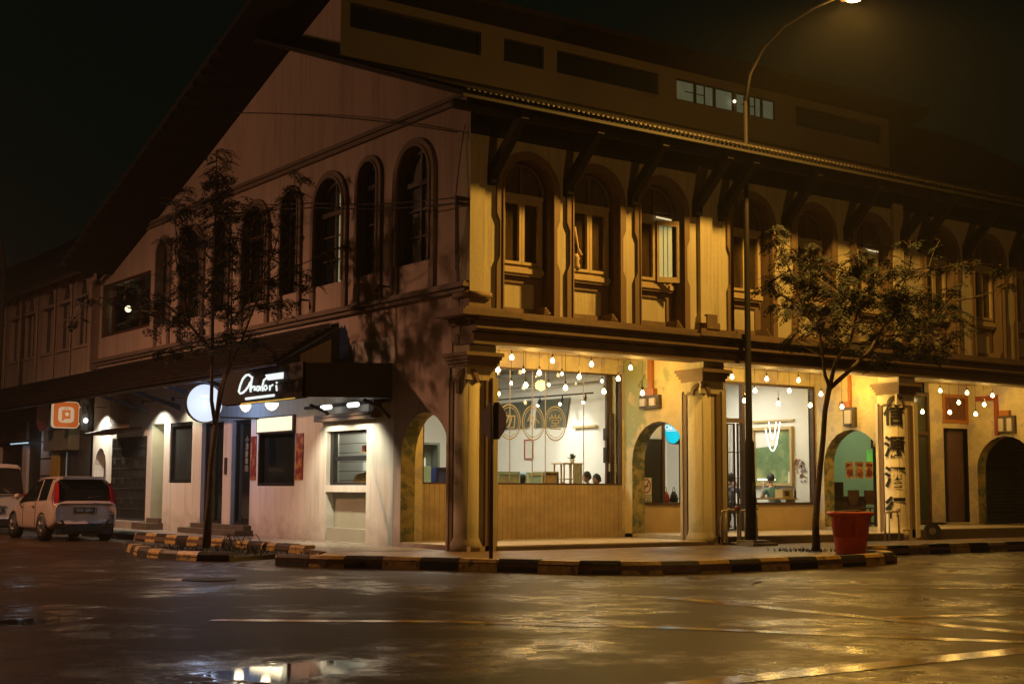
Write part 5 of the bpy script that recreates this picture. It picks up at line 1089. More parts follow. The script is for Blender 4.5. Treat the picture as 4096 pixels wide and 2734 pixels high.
s = MB(); s.lathe((6.6, -3.4, 10.70), [(.05, 0.16), (.16, .14), (.19, .06), (.17, .0)], 16, sx=.8, sy=1.9); s.build('lamp_head', M['steel'], lp)
s = MB(); s.ball((6.6, -3.42, 10.69), .13, 12, sx=.8, sy=1.5, sz=.6); s.build('lens', M['lampglow'], lp)
lamp('sodium_light', 'SPOT', (6.6, -3.42, 10.56), 2700, (1, .50, .075), .2, (6.6, -3.0, 0), 172, .35, parent=lp)
lamp('sodium_side_lobe', 'SPOT', (6.6, -3.42, 10.56), 3700, (1, .50, .075), .2, (-1.5, -.6, 4.0), 60, 1, parent=lp)
lamp('sodium_scatter', 'POINT', (6.6, -3.42, 10.5), 380, (1, .46, .08), .2, parent=lp)
l2 = empty('street_lamp', (-14, 11.0, 0), 'street lamp on the far side of the side street', 'street lamp', 'street lamps')
s = MB(); s.tube([(-14, 11, 0), (-14, 11, 8.4), (-13.8, 11, 9.0), (-13.2, 11, 9.35), (-12.0, 11, 9.45)], [.1, .07, .06, .05, .04], 10); s.build('pole', M['steel'], l2); s = MB(); s.ball((-11.7, 11, 9.4), .15, 12, sx=1.6, sz=.6); s.build('lens', M['lampglow'], l2)
lamp('sodium_light', 'SPOT', (-11.6, 11, 9.2), 4900, (1, .45, .24), .12, (-11.6, 11, 0), 178, .7, parent=l2)
lamp('sodium_scatter', 'POINT', (-11.6, 11, 8.9), 620, (1, .43, .24), .12, parent=l2)
l3 = empty('street_lamp', (-1.25, 26, .13), 'slim unlit curved lamp post at the far left edge', 'street lamp', 'street lamps')
s = MB(); s.tube([(-1.25, 26, .13), (-1.2, 26, 8.3), (-1.35, 26, 9.3), (-1.75, 26, 9.9), (-2.6, 26, 10.3)], [.1, .07, .06, .05, .04], 10); s.build('pole', M['steel'], l3)
front_fill = empty('street_lamp', (-2.0, -38, 0), 'added fill lamp across the junction, behind the viewer', 'street lamp', 'street lamps')  # unseen lamp, added as front fill for the facade under the eaves
s = MB(); s.tube([(-2, -38, 0), (-2, -38, 8.4), (-2, -37.7, 9), (-2, -36.4, 9.3)], [.1, .07, .05, .04], 10); s.build('pole', M['steel'], front_fill); s = MB(); s.ball((-2, -36.1, 9.25), .15, 12, sx=1.6, sz=.6); s.build('lens', M['lampglow'], front_fill)
lamp('sodium_light', 'POINT', (-2, -36.1, 9.0), 2500, (1, .45, .12), .12, parent=front_fill)

# ---- stop sign seen from behind
st = empty('stop_sign', (-.99, -2.19, .13), 'octagonal stop sign seen from behind on a thin post at the kerb', 'road sign')
s = MB(); s.tube([(-.99, -2.19, .13), (-.99, -2.19, 2.72)], .032, 10); s.build('post', M['steel'], st)
s = MB(); o8 = [(.325*math.cos(PI/8+k*PI/4), .325*math.sin(PI/8+k*PI/4)) for k in range(8)]; an = math.radians(58); rx, ry = math.sin(an)*0+math.cos(math.radians(-84)), math.sin(math.radians(-84))
s.prism([(-.95+rx*u*1.0, -2.185+ry*u, 2.34+z) for u, z in o8], (.012*ry*-1, .012*rx, 0)); s.build('plate', M['signgrey'], st)
s = MB(); s.prism([(-.95+.014+rx*u*.97, -2.18+ry*u*.97, 2.34+z*.97) for u, z in o8], (.006, .002, 0)); s.build('red_face', M['redsign'], st)

# ---- red tub on the kerb
s = MB(); s.lathe((5.36, -4.12, .135), [(.25, 0), (.26, .02), (.325, .60), (.335, .66)], 36, wob=lambda a, z: .012*math.sin(9*a)*(z > .3)); rb = s.build('plastic_tub', M['red'], None, 'big dented red plastic tub with a wavy rim on the kerb', 'tub')
s = MB(); s.lathe((5.36, -4.12, .135), [(.345, .64), (.40, .68), (.41, .72), (.38, .74), (.34, .72), (.30, .3)], 40, wob=lambda a, z: .025*math.sin(7*a)+.014*math.sin(13*a+1)); s.build('rim', M['red'], rb)
s = MB(); s.tube([(4.98, -4.1, .86), (5.3, -4.4, .885)], .03, 6); s.build('broken_stick', M['bark2'], None, 'short stick resting on the rim of the red tub', 'stick')
# ---- standpipes by the second and third pillars
def standpipe(x, y, z0, lab, hose=False):
    r = empty('standpipe', (x, y, z0), lab, 'standpipe', 'water pipes by the pillars')
    s = MB(); s.tube([(x, y, z0), (x, y, z0+.62), (x+.04, y, z0+.68), (x+.42, y+.02, z0+.70), (x+.48, y+.02, z0+.62), (x+.48, y, z0)], .022, 8); s.tube([(x+.14, y, z0), (x+.14, y, z0+.68)], .018, 8); s.ball((x+.22, y, z0+.7), .04, 8); s.build('pipe', M['pipe'], r)
    s = MB(); s.lathe((x+.42, y-.03, z0+.68), [(.03, 0), (.05, .03), (.05, .08), (.02, .1)], 10); s.build('valve', M['brassred'] if hose else M['pipe'], r)
    if hose: s = MB(); s.tube([(x-.02, y-.03, z0+.66), (x-.16, y-.08, z0+.5), (x-.2, y-.1, z0+.25), (x-.05, y-.12, z0+.04), (x+.3, y-.15, z0+.02), (x+.62, y-.12, z0+.02)], .016, 6); s.build('hose', M['rubber'], r)
standpipe(6.02, -.18, .14, 'water pipes with a red valve and black hose at the second pillar', True)
standpipe(6.62, -.12, .14, 'bent grey water pipe beside the lamp post and second pillar')
standpipe(11.0, -.2, .08, 'bent grey water pipe beside the pillar with black characters')
s = MB(); s.disc((12.78, -.08, .33), (-.75, -.66, 0), .19, .07, 28); tw = s.build('wheel', M['rubber'], None, 'dark upright wheel leaning by the pillar with characters', 'wheel'); s = MB(); s.disc((12.725, -.13, .33), (-.75, -.66, 0), .08, .012, 16); s.build('hub', M['rim'], tw)
# ---- cables on the side wall
def wire(pts, sag, lab, n=20, r=.012, parent=None):
    s = MB()
    for a, b in zip(pts, pts[1:]): s.tube(arc(a, b, sag*(V(b)-V(a)).length/8, n), r, 5)
    return s.build('cable', M['cable'], parent, lab, 'cable', 'cables strung on the side wall')
pa = at(1830, 530, 'x', -.15); pb = at(940, 452, 'x', -1.2)
wire([tuple(pb), tuple(pa)], -.1, 'uppermost thin cable crossing the gable to its right corner')
a1 = at(1822, 790, 'x', -.2)
wire([tuple(at(640, 788, 'x', -1.8)), tuple(at(1250, 812, 'x', -.9)), tuple(a1)], .12, 'upper of two thin cables crossing the arched side windows')
wire([tuple(at(640, 812, 'x', -1.8)), tuple(at(1250, 830, 'x', -.9)), tuple(at(1822, 812, 'x', -.2))], .12, 'lower of two thin cables crossing the arched side windows')
s = MB(); y, z = a1.y, a1.z; s.box(-.22, 0, y-.04, y+.04, z-.03, z+.03); s.box(-.22, 0, y-.04, y+.04, z-.13, z-.07)
for k in range(4): s.tube(arc((-.2, y-.03*k, z), (-.05, y+.2-.05*k, z-1.3-.3*k), .1), .009, 5)
s.tube(arc((-.2, y, z), (-.04, .12, 7.9), -.1), .01, 5)
s.build('cable_bracket', M['cable'], None, 'bracket with a tangle of cables near the top corner of the side wall', 'cable bracket')
for i, (px, py) in enumerate(((1540, 1145), (1225, 1200))): p = at(px, py, 'x', -.1); s = MB(); s.tube([p+V((.1, 0, 0)), p+V((-.15, 0, 0)), p+V((-.2, -.02, -.12))], [.02, .03, .05]); s.build('wall_spout', M['black'], None, ('small black spout on the side wall below the second arched window', 'small black spout on the side wall below the small fourth window')[i], 'wall spout')
# rubbish by the kerb
s = MB()
for i in range(9): a = at(1210+i*8, 2216, 'z', .16); s.tube([a, a+V((random.uniform(-.2, .2), random.uniform(-.25, .1), random.uniform(0, .06)))], .014, 5)
s.build('fallen_twigs', M['bark'], None, 'small heap of twigs lying behind the striped kerb', 'twigs', kind='stuff')
s = MB(); p = at(1000, 2180, 'z', .1)
for i in range(6): s.tube(arc(p+V((random.uniform(-.5, .5), random.uniform(-.4, .4), 0)), p+V((random.uniform(-.5, .5), random.uniform(-.4, .4), 0)), -.22), .008, 5)
s.build('bent_wire', M['cable'], None, 'loop of bent thin wire lying beside the side street tree', 'wire')

p = at(2938, 406, 'y', 5.15); s = MB(); s.ball(p, .045, 8); s.build('bare_lamp', M['halflamp'], None, 'tiny glowing lamp at the lit rooftop windows beside the lamp post', 'lamp')
# ------------------------------------------------------------------ trees
def bez(a, b, c, n): return [a*(1-t)**2+b*2*t*(1-t)+c*t*t for t in [i/n for i in range(n+1)]]
def frond(mb, p, d, ln, rnd, droop):
    """a feathery leaf: rachis with pairs of leaflets"""
    d = d.normalized(); n = 6; side = d.cross(V((0, 0, 1))); side = side.normalized() if side.length > .1 else V((1, 0, 0)); q = p.copy(); st = ln/n
    for i in range(1, n+1):
        d = (d+V((0, 0, -droop))).normalized(); q = q+d*st; w = ln*.26*math.sin(PI*(i+.6)/(n+1.6))+.02
        for sg in (-1, 1):
            e = q+side*sg*w+V((0, 0, -w*.45*rnd.random()))+d*w*.3; b = d*w*.24
            mb.add([q-b*.3, q+(e-q)*.5+b, e, q+(e-q)*.5-b], [(0, 1, 2, 3)])
    mb.add([q, q+side*.02+d*.04, q+d*ln*.2, q-side*.02+d*.04], [(0, 1, 2, 3)])
def tree(name, label, trunk, tr, limbs, clusters, seed, mats, leafn, flen):
    rnd = random.Random(seed); root = empty(name, trunk[0], label, 'tree', 'young street trees')
    T = MB(); T.tube(trunk, tr, 10); L = MB(); hubs = [V(trunk[-1])]
    for pts, r in limbs:
        P = [V(p) for p in pts]; T.tube(P, [r[0]+(r[1]-r[0])*i/(len(P)-1) for i in range(len(P))], 7); hubs += P
    for (c, rad, n) in clusters:
        c = V(c); hub = min([q for q in hubs if q.z < c.z+.1] or hubs, key=lambda q: (q-c).length+.25*abs(q.z-c.z))
        mid = hub.lerp(c, .5)+V((rnd.uniform(-.1, .1), rnd.uniform(-.1, .1), -.06*(c-hub).length)); path = bez(hub, mid, c, 6); T.tube(path, [.022*(1-i/8) for i in range(7)], 5)
        rv = V(rad) if hasattr(rad, '__len__') else V((rad, rad, rad))
        for k in range(int(n*leafn)):
            while True:
                o = V((rnd.uniform(-1, 1), rnd.uniform(-1, 1), rnd.uniform(-1, 1)))
                if o.length < 1: break
            p = c+V((o.x*rv.x, o.y*rv.y, o.z*rv.z))
            if rnd.random() < .35: p = path[rnd.randint(3, 6)]+(p-c)*.45
            if rnd.random() < .5: T.tube([path[rnd.randint(3, 6)], p], [.006, .003], 3)
            a = rnd.uniform(0, 2*PI); d = V((math.cos(a), math.sin(a), rnd.uniform(-.15, .45)))
            for j in range(3):
                a2 = a+rnd.uniform(-1.1, 1.1); frond(L, p, V((math.cos(a2), math.sin(a2), rnd.uniform(-.2, .4))), flen*rnd.uniform(.6, 1.25), rnd, .16)
    T.build('trunk', mats[0], root); L.build('crown', mats[1], root)
    return root
# side street tree, slender, in the kerbed pit: (px, py, depth offset, size, leaves)
def P1(px, py, dy=0): return at(px, py, 'y', 4.7+dy)
def P2(px, py, dy=0): return at(px, py, 'y', -2.74+dy)
B1 = P1(825, 2192); B1.z = .08
tr1 = [B1, P1(838, 2000), P1(846, 1850), P1(862, 1700)]
limbs1 = [([P1(862, 1700), P1(846, 1600), P1(850, 1400), P1(852, 1150), P1(862, 850), P1(868, 600)], (.045, .01)),
          ([P1(862, 1700), P1(878, 1560, .3), P1(920, 1450, .4), P1(925, 1250, .4), P1(930, 1000, .4)], (.04, .012)),
          ([P1(864, 1690), P1(900, 1520, -.2), P1(960, 1380, -.3), P1(1020, 1220, -.3), P1(1080, 1050, -.3)], (.035, .01)),
          ([P1(850, 1400), P1(760, 1300, .2), P1(720, 1100, .2), P1(700, 880, .3)], (.03, .01)),
          ([P1(848, 1420), P1(760, 1300, -.6), P1(640, 1240, -.8), P1(520, 1230, -.9)], (.025, .008)),
          ([P1(925, 1300, .3), P1(1000, 1180, .2), P1(1090, 1020, .2), P1(1150, 820, .3)], (.022, .008)),
          ([P1(930, 1200, -.3), P1(1050, 1130, -.5), P1(1200, 1060, -.6), P1(1350, 990, -.6)], (.02, .006)),
          ([P1(640, 1240, -.8), P1(500, 1200, -.9), P1(400, 1190, -.9), P1(300, 1270, -.9)], (.012, .004))]
cl1 = []
rr = random.Random(3)
for (px, py, r, n) in [(868, 600, .28, 5), (862, 680, .35, 8), (855, 760, .42, 10), (850, 850, .5, 12), (900, 720, .3, 5), (930, 800, .4, 8), (745, 760, .22, 4), (740, 830, .3, 7), (730, 900, .35, 8), (700, 960, .3, 6),
                       (960, 900, .45, 9), (1010, 850, .3, 5), (1180, 700, .15, 3), (1215, 712, .12, 2), (1150, 760, .2, 4), (1110, 840, .25, 5), (1080, 900, .3, 6), (860, 960, .6, 14), (760, 1010, .55, 12), (960, 1020, .6, 14), (1060, 1000, .45, 9),
                       (860, 1100, .7, 18), (740, 1120, .6, 14), (980, 1130, .6, 14), (1090, 1120, .5, 10), (1180, 1060, .3, 5), (1290, 1010, .22, 3), (1390, 985, .15, 2), (1200, 930, .25, 4), (850, 1220, .7, 16), (720, 1220, .6, 12), (980, 1240, .6, 12), (1100, 1220, .45, 7),
                       (620, 1180, .45, 7), (560, 1240, .4, 6), (640, 1300, .4, 6), (760, 1330, .5, 9), (900, 1340, .5, 8), (1010, 1330, .4, 6), (520, 1120, .3, 3), (450, 1200, .2, 2), (370, 1195, .16, 2), (300, 1270, .15, 2), (1150, 1200, .3, 4), (600, 1400, .3, 4), (700, 1400, .3, 4), (1240, 1120, .25, 3)]:
    cl1.append((P1(px, py, rr.uniform(-.8, .8)), (r*.85, r, r*.75), n))
tree('street_tree', 'tall slender young tree with feathery spires in the kerbed side street pit', tr1, [.085, .07, .062, .055], limbs1, cl1, 5, (M['bark'], M['leaf']), 1.7, .28)
B2 = P2(3265, 2200); B2.z = .12
tr2 = [B2, P2(3262, 2090), P2(3275, 1930), P2(3292, 1760), P2(3300, 1640), P2(3318, 1545)]
limbs2 = [([P2(3318, 1545), P2(3300, 1500), P2(3290, 1420), P2(3278, 1320), P2(3215, 1250), P2(3150, 1190)], (.04, .01)),
          ([P2(3318, 1545), P2(3345, 1440, .2), P2(3400, 1370, .3), P2(3430, 1250, .3), P2(3440, 1100, .3), P2(3430, 1000, .3)], (.045, .01)),
          ([P2(3322, 1550), P2(3400, 1480, -.2), P2(3480, 1400, -.3), P2(3560, 1260, -.3), P2(3620, 1120, -.3)], (.05, .012)),
          ([P2(3480, 1400, -.3), P2(3600, 1340, .2), P2(3720, 1270, .3), P2(3830, 1200, .3)], (.025, .008)),
          ([P2(3278, 1320), P2(3200, 1200, -.3), P2(3160, 1080, -.3), P2(3100, 940, -.3)], (.022, .006)),
          ([P2(3620, 1120, -.3), P2(3720, 1080, -.4), P2(3860, 1050, -.4), P2(4000, 1060, -.4)], (.015, .005))]
cl2 = []
for (px, py, r, n) in [(3092, 905, .16, 3), (3100, 960, .2, 4), (3150, 1010, .25, 5), (3140, 1090, .4, 9), (3080, 1140, .25, 5), (3230, 1010, .35, 8), (3290, 1060, .35, 8), (3210, 1120, .45, 12), (3300, 1140, .5, 13), (3180, 1200, .4, 10), (3270, 1230, .5, 13), (3360, 1210, .5, 14), (3420, 1020, .28, 6), (3410, 1090, .35, 8), (3390, 1150, .4, 9), (3460, 1190, .5, 13), (3350, 1300, .5, 13), (3240, 1310, .35, 7), (3130, 1225, .3, 4),
                       (3500, 1110, .4, 9), (3470, 1010, .2, 3), (3560, 1060, .35, 7), (3620, 1080, .3, 6), (3560, 1170, .5, 13), (3640, 1180, .5, 13), (3540, 1260, .5, 13), (3640, 1280, .5, 13), (3730, 1200, .5, 11), (3800, 1250, .4, 8), (3720, 1300, .5, 11), (3820, 1330, .35, 6), (3600, 1370, .45, 9), (3700, 1390, .4, 8), (3480, 1340, .5, 11), (3540, 1440, .35, 5), (3430, 1400, .35, 5), (3310, 1380, .3, 4), (3780, 1400, .3, 4), (3840, 1150, .25, 3), (3700, 1080, .25, 3), (3800, 1050, .25, 2), (3900, 1060, .22, 2), (4010, 1070, .22, 3), (4050, 1130, .2, 2), (3640, 960, .2, 2), (3760, 960, .2, 2), (3180, 1360, .2, 3), (3600, 1200, .6, 13)]:
    cl2.append((P2(px, py, rr.uniform(-.7, .7)), (r*.85, r, r*.6), n))
tree('street_tree', 'spreading young tree with a forked trunk beside the red tub', tr2, [.085, .065, .055, .052, .05, .055], limbs2, cl2, 9, (M['bark2'], M['leaf2']), 2.0, .28)

# ------------------------------------------------------------------ cars
def car(name, x0, y0, ln, wd, ht, label, body, van=False, plate='WA 5841 J'):
    """rear bumper at y0, nose towards +y"""
    r = empty(name, (x0, y0+ln/2, 0), label, 'car', 'cars parked along the side street'); hw = wd/2
    # body shell: cross-sections from tail to nose (s, half width factor, sill z, belt z)
    if van: st = [(0, .90, .34, 1.0), (.03, .97, .26, 1.03), (.12, 1, .22, 1.03), (.5, 1, .2, 1.0), (.78, 1, .2, .98), (.9, .97, .24, .88), (.98, .88, .3, .72), (1, .8, .36, .6)]
    else: st = [(0, .86, .40, .84), (.012, .93, .32, .90), (.05, .985, .26, .93), (.13, 1, .22, .94), (.4, 1, .2, .90), (.68, 1, .2, .88), (.82, .98, .22, .82), (.93, .93, .25, .72), (.985, .84, .32, .6), (1, .74, .38, .52)]
    B = MB(); rows = []
    for (t, k, zb, zt) in st:
        w_ = hw*k; y = y0+t*ln; zm = (zb+zt)*.5
        half = [(w_*.55, zb), (w_*.93, zb+.02), (w_*.985, zb+.12), (w_, zm), (w_*.985, zt-.1), (w_*.93, zt-.01), (w_*.80, zt+.02)]
        rows.append([(x0-a, y, z) for a, z in half]+[(x0+a, y, z) for a, z in half[::-1]])
    n = len(rows[0]); vs = [v for q in rows for v in q]
    fs = [(i*n+k, i*n+(k+1) % n, (i+1)*n+(k+1) % n, (i+1)*n+k) for i in range(len(rows)-1) for k in range(n)]+[tuple(range(n)), tuple((len(rows)-1)*n+k for k in range(n))[::-1]]
    B.add(vs, fs, 0, True); bo = B.build('body', body, r)
    m = bo.modifiers.new('round', 'SUBSURF'); m.levels = 1; m.render_levels = 2
    # glasshouse
    if van: gs = [(.03, .90, .9, ht-.10), (.07, .93, .9, ht), (.5, .93, .9, ht), (.66, .92, .9, ht-.05), (.82, .88, .85, 1.0)]
    else: gs = [(.02, .86, .86, .95), (.055, .86, .88, 1.25), (.10, .84, .9, ht-.06), (.16, .83, .9, ht), (.4, .82, .9, ht), (.56, .81, .88, ht-.07), (.80, .86, .82, .90)]
    G = MB(); rows = []
    for (t, k, zb, zt) in gs:
        y = y0+t*ln; kk = hw*k; f = (zt-zb)/(ht-zb) if ht > zb else 1; top = kk*(1-(.17 if van else .22)*f)
        half = [(kk, zb), (kk-(kk-top)*.5, zb+(zt-zb)*.5), (top, zt-.05*f), (top*.9, zt-.005), (top*.5, zt+.012*f)]
        rows.append([(x0-a, y, z) for a, z in half]+[(x0+a, y, z) for a, z in half[::-1]])
    n = len(rows[0]); G.add([v for q in rows for v in q], [(i*n+k, i*n+k+1, (i+1)*n+k+1, (i+1)*n+k) for i in range(len(rows)-1) for k in range(n-1)]+[tuple(range(n)), tuple((len(rows)-1)*n+k for k in range(n))[::-1]], 0, True)
    go = G.build('glasshouse', M['carglass'], r)
    # roof skin, pillars
    Rf = MB()
    for i in range(1 if not van else 0, len(gs)-1):
        if gs[i][3] < ht-.15 and not van: continue
        a = rows[i]; b = rows[i+1]
        if gs[i+1][3] < ht-.12: continue
        for k in range(2, 7): 
            q = [V(a[k]), V(a[k+1]), V(b[k+1]), V(b[k])]; up = V((0, 0, .012)); Rf.add([p+up+V(((p.x-x0)*.015, 0, 0)) for p in q], [(0, 1, 2, 3)], 0, True)
    def pil(i, j, wdt):
        for sg in (0, 1):
            A = rows[i]; Bq = rows[j]; pts = [A[0], A[1], A[2]] if i == j else [A[0], V(A[1]).lerp(V(Bq[1]), .5), Bq[2]]
            pts = [V(p) for p in pts]
            if sg: pts = [V((2*x0-p.x, p.y, p.z)) for p in pts]
            o = V((-.012 if not sg else .012, 0, 0)); Rf.add([p+o+V((0, d*wdt, 0)) for p in pts for d in (-1, 1)], [(0, 1, 3, 2), (2, 3, 5, 4)])
    if not van:
        pil(3, 3, .17); pil(4, 4, .04)
        for sg in (-1, 1):   # thick rear pillar beside the tailgate glass
            P = [V((x0+sg*hw*.86, y0+.02*ln, .93)), V((x0+sg*hw*.80, y0+.055*ln, 1.25)), V((x0+sg*hw*.71, y0+.10*ln, ht-.07))]
            Q = [p+V((0, .42-.1*i, 0)) for i, p in enumerate(P)]
            Rf.add([V((p.x+sg*.02, p.y-.01, p.z)) for p in P+Q], [(0, 1, 4, 3), (1, 2, 5, 4)], 0, True)
        Rf.box(x0-hw*.62, x0+hw*.62, y0+.05*ln-.02, y0+.14*ln, ht-.05, ht+.012)      # roof spoiler
    else: pil(1, 1, .06); pil(2, 2, .05)
    Rf.build('roof', body, r)
    yb = y0-.006
    # tail lamps, plate, bumper openings
    for sg in (-1, 1):
        T = MB()
        if van: T.prism([(x0+sg*hw*.80, yb-.0, .62), (x0+sg*hw*.93, yb+.03, .62), (x0+sg*hw*.93, yb+.05, 1.05), (x0+sg*hw*.80, yb, 1.05)], (0, .05, 0))
        else: T.prism([(x0+sg*hw*.74, yb+.01, .72), (x0+sg*hw*.91, yb+.05, .76), (x0+sg*hw*.93, yb+.10, 1.0), (x0+sg*hw*.80, yb+.20, 1.33), (x0+sg*hw*.74, yb+.16, 1.33), (x0+sg*hw*.76, yb+.04, .98)], (0, .06, 0))
        T.build('tail_lamp', M['taillight'], r)
        T = MB(); T.prism([(x0+sg*hw*.60, yb+.02, .34), (x0+sg*hw*.86, yb+.06, .34), (x0+sg*hw*.80, yb+.03, .50), (x0+sg*hw*.62, yb, .47)], (0, -.012, 0)); T.build('bumper_vent', M['black'], r)
    T = MB(); T.prism([(x0-hw*.62, yb-.0, .22), (x0+hw*.62, yb, .22), (x0+hw*.48, yb-.012, .40), (x0-hw*.48, yb-.012, .40)], (0, .05, 0)); T.box(x0-hw*.8, x0+hw*.8, yb+.06, yb+.5, .16, .3); T.build('underside', M['black'], r)
    zp = .70 if not van else .62
    T = MB(); T.box(x0-.25, x0+.25, yb-.035, yb-.01, zp-.055, zp+.055); pl = T.build('number_plate', M['black'], r)
    glyphs('plate_number', plate, .10, M['platewhite'], (x0, yb-.04, zp), (1, 0, 0), (0, 0, 1), pl, ext=.001)
    T = MB(); T.box(x0-.3, x0+.3, yb-.03, yb+.02, zp+.085, zp+.12); T.build('boot_trim', M['rim'], r)
    if not van: T = MB(); T.tube([(x0+.05, y0+.0, .99), (x0+.35, y0-.02, 1.03)], .012, 5); T.build('rear_wiper', M['black'], r)
    for i, t in enumerate((.19, .83)):
        for sg in (-1, 1):
            yw = y0+t*ln; T = MB(); R_ = .29
            T.tube([(x0+sg*(hw-.19), yw, R_), (x0+sg*(hw+.005), yw, R_)], [R_, R_], 24); T.tube([(x0+sg*(hw-.2), yw, R_), (x0+sg*(hw-.0), yw, R_)], R_*.6, 20, 0); wh = T.build('wheel', M['rubber'], r)
            T = MB(); T.disc((x0+sg*(hw+.003), yw, R_), (sg, 0, 0), R_*.62, .012, 20); 
            for k in range(5): a = 2*PI*k/5; T.tube([(x0+sg*(hw+.02), yw, R_), (x0+sg*(hw+.02), yw+math.cos(a)*R_*.6, R_+math.sin(a)*R_*.6)], .022, 5)
            T.build('rim', M['rim'], wh)
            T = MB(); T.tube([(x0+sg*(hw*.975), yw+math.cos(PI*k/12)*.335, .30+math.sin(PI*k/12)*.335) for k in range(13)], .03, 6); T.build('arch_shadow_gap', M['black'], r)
    for sg in (-1, 1): T = MB(); T.lathe((x0+sg*(hw+.06), y0+ln*.68, .93), [(.02, 0), (.09, .03), (.1, .09), (.05, .14)], 10, sx=.8, sy=.6); T.build('door_mirror', body, r)
    for y in (y0+ln*.33, y0+ln*.6): 
        T = MB(); T.box(x0-hw-.006, x0-hw+.01, y-.005, y+.005, .35, .88); T.box(x0-hw-.03, x0-hw, y+.1, y+.24, .78, .80); T.build('door_handle', M['rim'], r)
car('parked_car', -3.16, 11.1, 3.55, 1.60, 1.46, 'pearl white hatchback parked at the kerb nearest the junction, its red tail lamps towards us', M['pearl'])
car('parked_car', -3.72, 16.6, 4.2, 1.76, 1.80, 'taller silver people carrier with a black rear window, parked ahead of the white hatchback', M['van'], True, 'VBK 732')

# ------------------------------------------------------------------ people
def skinmesh(name, verts, edges, radii, mat, parent, sub=2):
    me = bpy.data.meshes.new(name); me.from_pydata([tuple(v) for v in verts], edges, []); me.materials.append(mat)
    o = bpy.data.objects.new(name, me); col.objects.link(o); attach(o, parent)
    sk = o.modifiers.new('skin', 'SKIN'); sk.use_smooth_shade = True; sk.branch_smoothing = .6
    for i, r in enumerate(radii): me.skin_vertices[0].data[i].radius = (r if hasattr(r, '__len__') else (r, r))
    me.skin_vertices[0].data[0].use_root = True
    s_ = o.modifiers.new('sub', 'SUBSURF'); s_.levels = 1; s_.render_levels = sub
    return o
def person(loc, rz, label, shirt, lean=.12, armup=(0, 0), turn=0., hairlong=0., group=None):
    """seated figure facing local +y, seat at loc.z"""
    root = empty('person', loc, label, 'person', group, rz)
    Rm = Matrix.Translation(V(loc)) @ Matrix.Rotation(rz, 4, 'Z')
    J = {'pel': (0, 0, .08), 'sp': (0, .02+lean*.3, .28), 'ch': (0, .02+lean*.8, .47), 'nk': (0, .03+lean, .585), 'nk2': (0, .05+lean, .655)}
    for sg, n in ((-1, 'l'), (1, 'r')):
        up = armup[0 if sg < 0 else 1]
        J['sh'+n] = (sg*.17, .02+lean*.9, .52); el = (sg*.235, .14+lean*.9, .27); J['el'+n] = el
        J['wr'+n] = (sg*.15, .37+lean*.6, .31) if not up else (sg*.10, .22+lean, .60)
        J['hp'+n] = (sg*.09, .04, .06); J['kn'+n] = (sg*.12, .44, .09); J['an'+n] = (sg*.12, .43, -.36); J['to'+n] = (sg*.12, .58, -.41)
    W = {k: Rm @ V(v) for k, v in J.items()}; names = list(W)
    rad = {'pel': .125, 'sp': .115, 'ch': .125, 'nk': .052, 'nk2': .05}
    for n in 'lr': rad.update({'sh'+n: .058, 'el'+n: .042, 'wr'+n: .027, 'hp'+n: .082, 'kn'+n: .058, 'an'+n: .036, 'to'+n: .03})
    E = [('pel', 'sp'), ('sp', 'ch'), ('ch', 'nk'), ('nk', 'nk2')]
    for n in 'lr': E += [('ch', 'sh'+n), ('sh'+n, 'el'+n), ('el'+n, 'wr'+n), ('pel', 'hp'+n), ('hp'+n, 'kn'+n), ('kn'+n, 'an'+n), ('an'+n, 'to'+n)]
    vs = [W[k] for k in names]; rd = [rad[k] for k in names]; ed = [(names.index(a), names.index(b)) for a, b in E]
    for n in 'lr':      # palm, four fingers and a thumb
        wv = V(J['wr'+n]); d = (wv-V(J['el'+n])).normalized(); sg = -1 if n == 'l' else 1; acr = d.cross(V((0, 0, 1))).normalized(); curl = V((0, 0, -1))
        pm = wv+d*.05; vs.append(Rm @ pm); rd.append(.028); ip = len(vs)-1; ed.append((names.index('wr'+n), ip))
        for k, fl in enumerate((.030, .036, .033, .025)):
            a = pm+d*.04+acr*(.030-.02*k); b = a+(d+curl*.3).normalized()*fl; c = b+(d*.5+curl*.8).normalized()*fl*.9
            i0 = len(vs); vs += [Rm @ a, Rm @ b, Rm @ c]; rd += [.0095, .0085, .0075]; ed += [(ip, i0), (i0, i0+1), (i0+1, i0+2)]
        a = wv+d*.02-acr*sg*.03; b = a+(d-acr*sg*.6).normalized()*.035; c = b+d*.025; i0 = len(vs); vs += [Rm @ a, Rm @ b, Rm @ c]; rd += [.012, .010, .009]; ed += [(ip, i0), (i0, i0+1), (i0+1, i0+2)]
    body = skinmesh('body', vs, ed, rd, M['skin'], root)
    # head with face and ears
    hc = Rm @ (V(J['nk2'])+V((0, .025, .10))); Hm = Matrix.Rotation(rz+turn, 3, 'Z')
    Hd = MB(); vs = []; nn = 16; mm = 12
    for i in range(mm+1):
        for k in range(nn):
            th = PI*i/mm; ph = 2*PI*k/nn; x = math.sin(th)*math.cos(ph); y = math.sin(th)*math.sin(ph); z = -math.cos(th)
            sx = .074*(1-.18*max(0, -z)); sy = .092*(1-.10*max(0, -z)); sz = .118
            q = V((x*sx, y*sy, z*sz))
            if y > .5 and abs(x) < .35 and -.45 < z < .2: q.y += .022*(1-abs(x)/.35)*(1-abs(z+.12)/.35 if abs(z+.12) < .35 else 0)
            if y > .6 and abs(z-.08) < .15 and .25 < abs(x) < .6: q.y -= .008
            if y > .6 and z < -.75: q.y += .008
            vs.append(hc+Hm @ q)
    Hd.add(vs, [(i*nn+k, i*nn+(k+1) % nn, (i+1)*nn+(k+1) % nn, (i+1)*nn+k) for i in range(mm) for k in range(nn)], 0, True)
